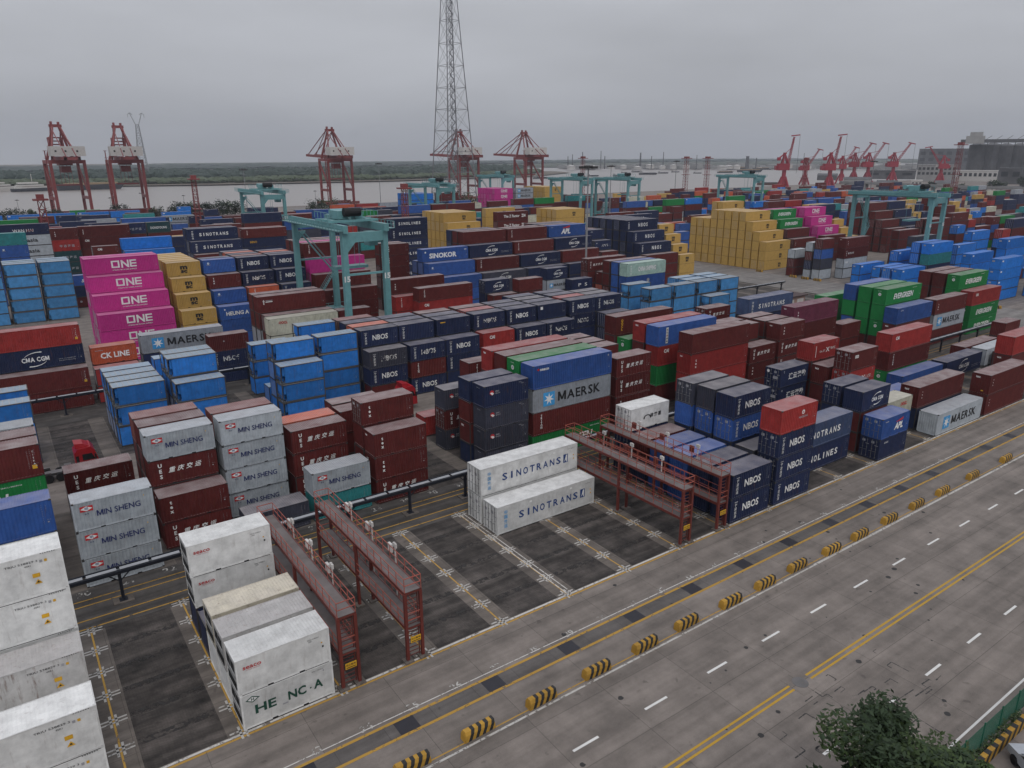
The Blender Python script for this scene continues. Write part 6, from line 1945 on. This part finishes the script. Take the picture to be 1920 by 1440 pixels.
for a in [(1099, 183, 312, 'tall grey lamp mast rising in front of navy stacks', .6), (1140, 420, 312, 'lamp mast behind the tall one, above a teal crane', .6), (1257, 560, 304, 'slim lamp mast before the ships on the river', .6), (722, 480, 308, 'slim lamp mast between red crane and lattice tower', .5), (478, 420, 318, 'lamp mast rising behind the left teal crane', .5), (1612, 520, 304, 'lamp mast above the right teal crane', .8), (60, 420, 372, 'short lamp post left of the leftmost quay crane', .3), (230, 420, 368, 'short lamp post below the second quay crane', .3), (364, 430, 364, 'short lamp post right of the second quay crane', .3), (604, 430, 356, 'short lamp post left of the lone quay crane', .3)]: mast(*a)
def redtower(u, d, vtop, lab, w=2.0):
    p = at(u, d); H = hz(u, vtop, d); r = lattice('beacon_tower', lab, 'tower', (p.x, p.y, 0), H, w, w * .8, RED, int(H / 3) + 1, .32, .16, 'red lattice towers'); b = MB(); b.box(-w, w, -w, w, H - .2, H + .3); b.box(-w * .5, w * .5, -w * .5, w * .5, H + .3, H + 1.6); b.box(-w * .8, w * .8, -w * .8, w * .8, H * .55, H * .55 + .3); b.build('platform', RED, r)
for a in [(103, 265, 372, 'red lattice tower with platform, in front of the leftmost quay crane'), (386, 330, 336, 'thin red lattice tower right of the power pylon'), (766, 265, 352, 'red lattice tower left of the small teal crane'), (1089, 640, 300, 'red lattice tower behind the tall lamp mast', 3), (1275, 700, 300, 'left one of two red lattice towers by the ships', 3.4), (1313, 700, 300, 'right one of two red lattice towers by the ships', 3.4), (1490, 640, 303, 'red lattice tower between the jib cranes', 3), (1763, 560, 277, 'tallest red tower standing before the white factory', 3), (1918, 480, 340, 'red tower at the right edge', 3)]: redtower(*a)
# ------------------------------------------------------------------ boats
BO = mat('boat_dark', (.035, .037, .045), .6); BO2 = mat('boat_rust', (.09, .05, .04), .6)
def boat(u, v, wpx, lab, kind=0, m=None):
    d = gd(u, v); d = (CP.z + 3) / CP.z * d; p = at(u, d); L = wpx * d / F0 * 1.05; r = empty('barge', (p.x, p.y, -3), -yaw - math.atan((u - 960) / F0) + .25); tag(r, lab, 'boat', 'boats on the river'); h = L * .075; w = L * .17; b = MB()
    b.hexa([(-L / 2, -w * .4, -.5), (L / 2 * .85, -w * .4, -.5), (L / 2 * .85, w * .4, -.5), (-L / 2, w * .4, -.5)], [(-L / 2, -w / 2, h), (L / 2, -w / 2, h * 1.2), (L / 2, w / 2, h * 1.2), (-L / 2, w / 2, h)]); b.build('hull', m or BO, r)
    if kind == 0: c = MB(); c.box(-L * .46, -L * .3, -w * .38, w * .38, h, h + L * .09); c.box(-L * .44, -L * .35, -w * .25, w * .25, h + L * .09, h + L * .13); c.build('wheelhouse', mat('boat_white', (.25, .25, .25), .6), r); c = MB(); c.box(-L * .26, L * .4, -w * .36, w * .36, h, h + L * .03); c.build('hatch', BO, r)
    elif kind == 2:
        for z in range(3): c = MB(); c.box(-L * (.44 - .05 * z), L * (.36 - .12 * z), -w * .4, w * .4, h + z * 2.6, h + z * 2.6 + 1.6); c.build('deckhouse', CWH, r)
        c = MB(); c.bar((0, 0, h + 7), (0, 0, h + 16), .5); c.build('mast', CWH, r)
    elif kind == 1: c = MB(); c.box(-L * .4, L * .4, -w * .4, w * .4, h, h * 1.5); c.build('cargo', mat('sand', (.28, .2, .12), .9), r)
for a in [(33, 357, 56, 'white multi-deck ferry at the left edge of the river', 2, CWH), (94, 357, 56, 'pale work boat right of the ferry', 2), (200, 354, 90, 'long low sand barge behind the second quay crane', 1), (289, 361, 8, 'tiny dark boat alone right of second quay crane'), (1013, 335, 26, 'dark barge behind the rightmost quay crane'), (1108, 331, 20, 'dark barge beside the tall lamp mast'), (1155, 331, 22, 'dark barge right of the tall lamp mast'), (1164, 325, 11, 'short dark boat above the right teal crane'), (1186, 324, 18, 'dark barge left of the largest one'), (1207, 328, 31, 'largest dark barge in mid river'), (1234, 326, 18, 'dark barge right of the largest one'), (1256, 324, 14, 'low barge behind the slim lamp mast'), (1172, 318.5, 9, 'small far boat, leftmost of the far line'), (1203, 318.5, 10, 'small far boat, second of the far line'), (1225, 319, 8, 'small far boat, third of the far line'), (1239, 317.8, 11, 'small far boat, fourth of the far line'), (1268, 318.4, 10, 'small far boat, left of red towers'), (1297, 318.6, 12, 'small far boat between two red towers'), (1296, 326, 14, 'dark barge between two red towers'), (1346, 325, 26, 'long dark barge right of red towers', 1, BO), (1390, 323.5, 40, 'longest barge train right of red towers', 1, BO), (1370, 319.5, 40, 'barge train behind the longest one', 1, BO), (1412, 319.5, 30, 'rightmost barge train in mid river', 1, BO), (1428, 346, 40, 'rusty ship hull moored at the right quay', 0, BO2), (1566, 317, 10, 'small boat behind the jib cranes')]: boat(*a)
# ------------------------------------------------------------------ right-hand plant, far factories
SILO = mat('silo_grey', (.085, .085, .09), .8, var=.4, scale=.09, rust=.2); CONW = mat('factory_wall', (.27, .265, .26), .85, var=.2, scale=.1); DARKW = mat('window_dark', (.02, .022, .025), .3)
for i, (u, d, w, v, lab) in enumerate([(1796, 1260, 24, 277, 'first dark grey silo from the left'), (1820, 1262, 24, 277, 'second dark grey silo from the left'), (1844, 1264, 24, 278, 'third dark grey silo from the left'), (1868, 1266, 24, 278, 'fourth dark grey silo from the left'), (1892, 1268, 24, 278, 'fifth dark grey silo from the left'), (1916, 1270, 24, 278, 'sixth dark grey silo, at the right edge'), (1905, 960, 30, 303, 'lower nearer grey silo at the right edge')]):
    p = at(u, d); H = hz(u, v, d); R = w * d / F0 * .55; r = empty('grain_silo', (p.x, p.y, 0)); tag(r, lab, 'silo', 'grey grain silos'); b = MB(); b.bar((0, 0, 0), (0, 0, H), 2 * R, n=20); b.build('shell', SILO, r); b = MB(); b.bar((0, 0, H), (0, 0, H + 3), 1.9 * R, 0, .5 * R, n=20); b.build('roof', SILO, r)
p = at(1850, 1240); r = empty('conveyor_gallery', (p.x, p.y, 0), -yaw - .6); tag(r, 'conveyor gallery running along the tops of the silos', 'gallery'); z0 = hz(1850, 273, 1240); b = MB(); b.box(-58, 72, -4, 4, z0, z0 + 4.5); b.build('gallery', SILO, r); b = MB(); [b.bar((x, -3, z0 - 4), (x, -3, z0), .8) for x in range(-42, 55, 8)]; [b.bar((x, -4, z0 + 4.5), (x + 6, -4, z0 + 9), .5) for x in range(-40, 40, 12)]; b.build('support', SILO, r); b = MB(); b.box(-52, -30, -6, 6, z0 - 1, z0 + 9); b.box(-48, -33, -4, 4, z0 + 9, z0 + 14); b.build('head_house', CONW, r)
def factory(u0, u1, v0, v1, d, lab, nx, nz, m=CONW, dp=18):
    d = gd((u0 + u1) / 2, v1); a, c = at(u0, d), at(u1, d); W = (c - a).length; H = hz((u0 + u1) / 2, v0, d); r = empty('factory_building', (a.x, a.y, 0), math.atan2(c.y - a.y, c.x - a.x)); tag(r, lab, 'building', 'industrial buildings on the right bank'); b = MB(); b.box(0, W, 0, dp, 0, H); b.build('wall', m, r); b = MB(); b.box(-.4, W + .4, -.4, dp + .4, H, H + .9); b.build('roof', m, r)
    for i in range(nx):
        for k in range(nz): x = (i + .5) * W / nx; z = H * (.35 + .6 * (k + .5) / nz); w = MB(); w.box(x - W / nx * .3, x + W / nx * .3, -.15, -.02, z - H * .16 / nz, z + H * .16 / nz); w.build('window', DARKW, r)
factory(1692, 1762, 312, 340, 760, 'pale factory block with two rows of windows', 9, 2); factory(1767, 1838, 322, 340, 740, 'lower white factory block with one window row', 8, 1, CWH); factory(1684, 1704, 339, 352, 640, 'small white house with dark windows before the factory', 3, 1, CWH, 8)
factory(1840, 1925, 318, 345, 700, 'dull grey warehouse below the silos', 4, 1, SILO); factory(1690, 1785, 284, 320, 1150, 'hazy grey plant building behind the jib cranes', 6, 2, SILO); factory(1600, 1690, 322, 336, 900, 'low grey shed behind the jib cranes', 3, 1, SILO)
p0, p1 = at(1560, 800), at(1925, 700); r = empty('elevated_road', (p0.x, p0.y, 0), math.atan2(p1.y - p0.y, p1.x - p0.x)); tag(r, 'long grey elevated road crossing in front of the factory', 'viaduct'); Lr = (p1 - p0).length; b = MB(); b.box(0, Lr, -4, 4, 7.4, 8.6); b.box(0, Lr, -4.2, -4, 8.0, 9.6); b.build('deck', CONW, r); b = MB(); [b.box(x, x + 1.6, -2, 2, 0, 7.4) for x in range(4, int(Lr), 22)]; b.build('pier', CONW, r)
rd = random.Random(21)
for i, (u, v, w) in enumerate([(1088, 290, 2), (1121, 288, 1.4), (1128, 297, 2), (1192, 291, 3), (1212, 297, 1.6), (1233, 290, 1.5), (1062, 297, 1.6), (1070, 294, 1.5), (1384, 297, 6), (1400, 300, 2), (1293, 295, 1.2), (1485, 292, 1)]):
    d = 1950; p = at(u, d); H = hz(u, v, d); r = empty('factory_chimney', (p.x, p.y, 0)); tag(r, f'hazy chimney on the far shore, {ordn(i)} built from tank farm' if 0 else f'thin hazy chimney on the far shore, {ordn(sorted([1088, 1121, 1128, 1192, 1212, 1233, 1062, 1070, 1384, 1400, 1293, 1485]).index(u))} from the left', 'chimney', 'chimneys on the far shore'); b = MB(); b.bar((0, 0, 0), (0, 0, H), w * 1.7, 0, w * 1.2, n=8); b.build('stack', SILO, r); b = MB(); b.bar((0, 0, H), (0, 0, H + 1), w * 1.5, n=8); b.build('rim', SILO, r)
us = [1068, 1090, 1104, 1140, 1162, 1188, 1210, 1232, 1252, 1275, 1340, 1352, 1366]
for i, u in enumerate(us):
    d = rd.uniform(1880, 2000); p = at(u, d); w = rd.uniform(9, 14); r = empty('storage_tank', (p.x, p.y, 0)); tag(r, f'white storage tank on the far shore, {ordn(i)} from the left', 'tank', 'tanks on the far shore'); H = rd.uniform(5, 9); b = MB(); b.bar((0, 0, 0), (0, 0, H), w * 1.7, n=16); b.build('shell', CWH, r); b = MB(); b.bar((0, 0, H), (0, 0, H + 2), w * 2, 0, w * .4, n=16); b.build('roof', CWH, r)
b = MB()
for i in range(170): u = rd.uniform(1040, 1700); d = rd.uniform(2000, 2300); p = at(u, d); w = rd.uniform(6, 20); H = rd.uniform(3, 8) * (1 if rd.random() < .9 else 1.8); b.box(p.x - w, p.x + w, p.y - w, p.y + w, -1, H)
tag(b.build('far_town', CONW), 'hazy low sheds and blocks on the far shore', 'town', kind='stuff')
# ------------------------------------------------------------------ bank trees, small shed
for i, (u, d, vt, rx, lab) in enumerate([(6, 455, 384, 6, 'dark bank tree at the left edge'), (38, 455, 386, 7, 'dark round bank tree, second from left'), (56, 455, 388, 6, 'low dark bank tree left of the quay crane'), (84, 455, 387, 3, 'small pointed bank tree under the quay crane'), (118, 450, 383, 6, 'dark bank tree between quay crane legs'), (247, 450, 376, 6, 'dark bank tree below the second quay crane'), (310, 455, 382, 5, 'low bank tree right of the second quay crane'), (345, 452, 377, 5, 'bank palm left of the red lattice tower'), (360, 450, 374, 6, 'bank tree left of the thin red tower'), (378, 450, 375, 6, 'bank tree at the thin red tower'), (398, 450, 375, 6, 'bank tree right of the thin red tower'), (420, 450, 371, 7, 'bank tree in the left tree row'), (440, 450, 370, 7, 'taller bank tree left of the teal crane'), (455, 448, 369, 7, 'bank tree beside the teal crane leg'), (630, 430, 366, 11, 'large round green tree before the lone quay crane'), (604, 432, 370, 6, 'small tree left of the large round tree'), (650, 430, 372, 7, 'dark cypress clump right of the large round tree'), (874, 395, 352, 11, 'bushy yellow-green tree at the lattice tower foot')]):
    p = at(u, d); tree('bank_tree', lab, p.x, p.y, max(4, hz(u, vt, d)), rx, 1100, .55, [FOL4, FOL3] if i in (14, 17) else [FOL3, FOL4 if i % 3 == 0 else FOL3], 'trees along the near river bank', 30 + i, .55, .45)
sh = empty('roadside_shed', (104.5, 47.5, 0)); tag(sh, 'small pink shed with brown flat roof by the cross road', 'shed'); b = MB(); b.box(0, 15, 0, 6, 0, 3.2); b.build('wall', mat('shed_wall', (.36, .24, .2), .8), sh); b = MB(); b.box(-.5, 15.5, -.5, 6.5, 3.2, 3.45); b.build('roof', mat('shed_roof', (.075, .05, .05), .8), sh)
for k in range(4): b = MB(); b.box(1.2 + k * 3.6, 3.6 + k * 3.6, -.06, -.01, .2, 2.6); b.build('shutter', CWH, sh)
for i, (x, y, lab) in enumerate([(158.8, 43, 'striped wheel stop before the blue stacks'), (158.8, 67.5, 'striped wheel stop before the grey stacks, nearer one'), (158.8, 71.5, 'striped wheel stop before the grey stacks, middle one'), (158.8, 75.5, 'striped wheel stop before the grey stacks, farther one'), (160, 88.2, 'striped wheel stop before the yellow pyramid'), (157.5, 20, 'striped wheel stop at the right edge by blue stacks')]):
    o = link('wheel_stop', bme, None, (x - 1.6, y, 0)); o.rotation_euler = (0, 0, pi / 2); tag(o, lab, 'wheel stop', 'striped wheel stops by the cross road')
rd = random.Random(77)
for i, (u, v, w, h, lab) in enumerate([(1585, 346, 40, 9, 'long low grey shed behind the right teal crane'), (1640, 350, 30, 7, 'low pale shed left of the small white house'), (1745, 352, 26, 8, 'low grey shed under the elevated road'), (1800, 360, 34, 6, 'low warehouse roof beyond the maroon stacks'), (1865, 362, 30, 7, 'pale low warehouse near the right edge'), (1530, 338, 30, 8, 'low shed on the quay beside the jib cranes')]):
    d = gd(u, v); p = at(u, d); k = d / F0; r = empty('low_shed', (p.x, p.y, 0), -yaw - .5); tag(r, lab, 'shed', 'low sheds beyond the yard'); b = MB(); b.box(-w * k / 2, w * k / 2, 0, 14, 0, h * k); b.build('wall', SILO if i % 2 else CONW, r); b = MB(); b.hexa([(-w * k / 2 - .4, -.4, h * k), (w * k / 2 + .4, -.4, h * k), (w * k / 2 + .4, 14.4, h * k), (-w * k / 2 - .4, 14.4, h * k)], [(-w * k / 2 - .4, 6.9, h * k + 2.5), (w * k / 2 + .4, 6.9, h * k + 2.5), (w * k / 2 + .4, 7.1, h * k + 2.5), (-w * k / 2 - .4, 7.1, h * k + 2.5)]); b.build('roof', SILO, r)
for i, (u, v, h, lab) in enumerate([(1722, 352, 10, 'dark bush left of the tall red tower'), (1833, 356, 16, 'green bush below the factory'), (1850, 357, 13, 'smaller green bush beside the green one below the factory'), (1888, 352, 17, 'green bush clump near the right edge'), (1775, 354, 9, 'low bush right of the tall red tower')]):
    d = gd(u, v); p = at(u, d); tree('bank_tree', lab, p.x, p.y, h * d / F0 * 1.1, h * d / F0 * .55, 700, .8, [FOL3, FOL4], 'bushes near the factory', 90 + i, .5, .48)
# ------------------------------------------------------------------ haze
hb = MB(); hb.box(-2400, 4900, -395, 4350, -7, 178); hm = bpy.data.materials.new('haze'); hm.use_nodes = True; hn = hm.node_tree; hn.nodes.clear(); pv = hn.nodes.new('ShaderNodeVolumePrincipled'); pv.inputs['Color'].default_value = (.82, .86, .95, 1); pv.inputs['Density'].default_value = .00012; pv.inputs['Anisotropy'].default_value = .2; ou = hn.nodes.new('ShaderNodeOutputMaterial'); hn.links.new(pv.outputs[0], ou.inputs['Volume'])
tag(hb.build('haze', hm), kind='stuff')
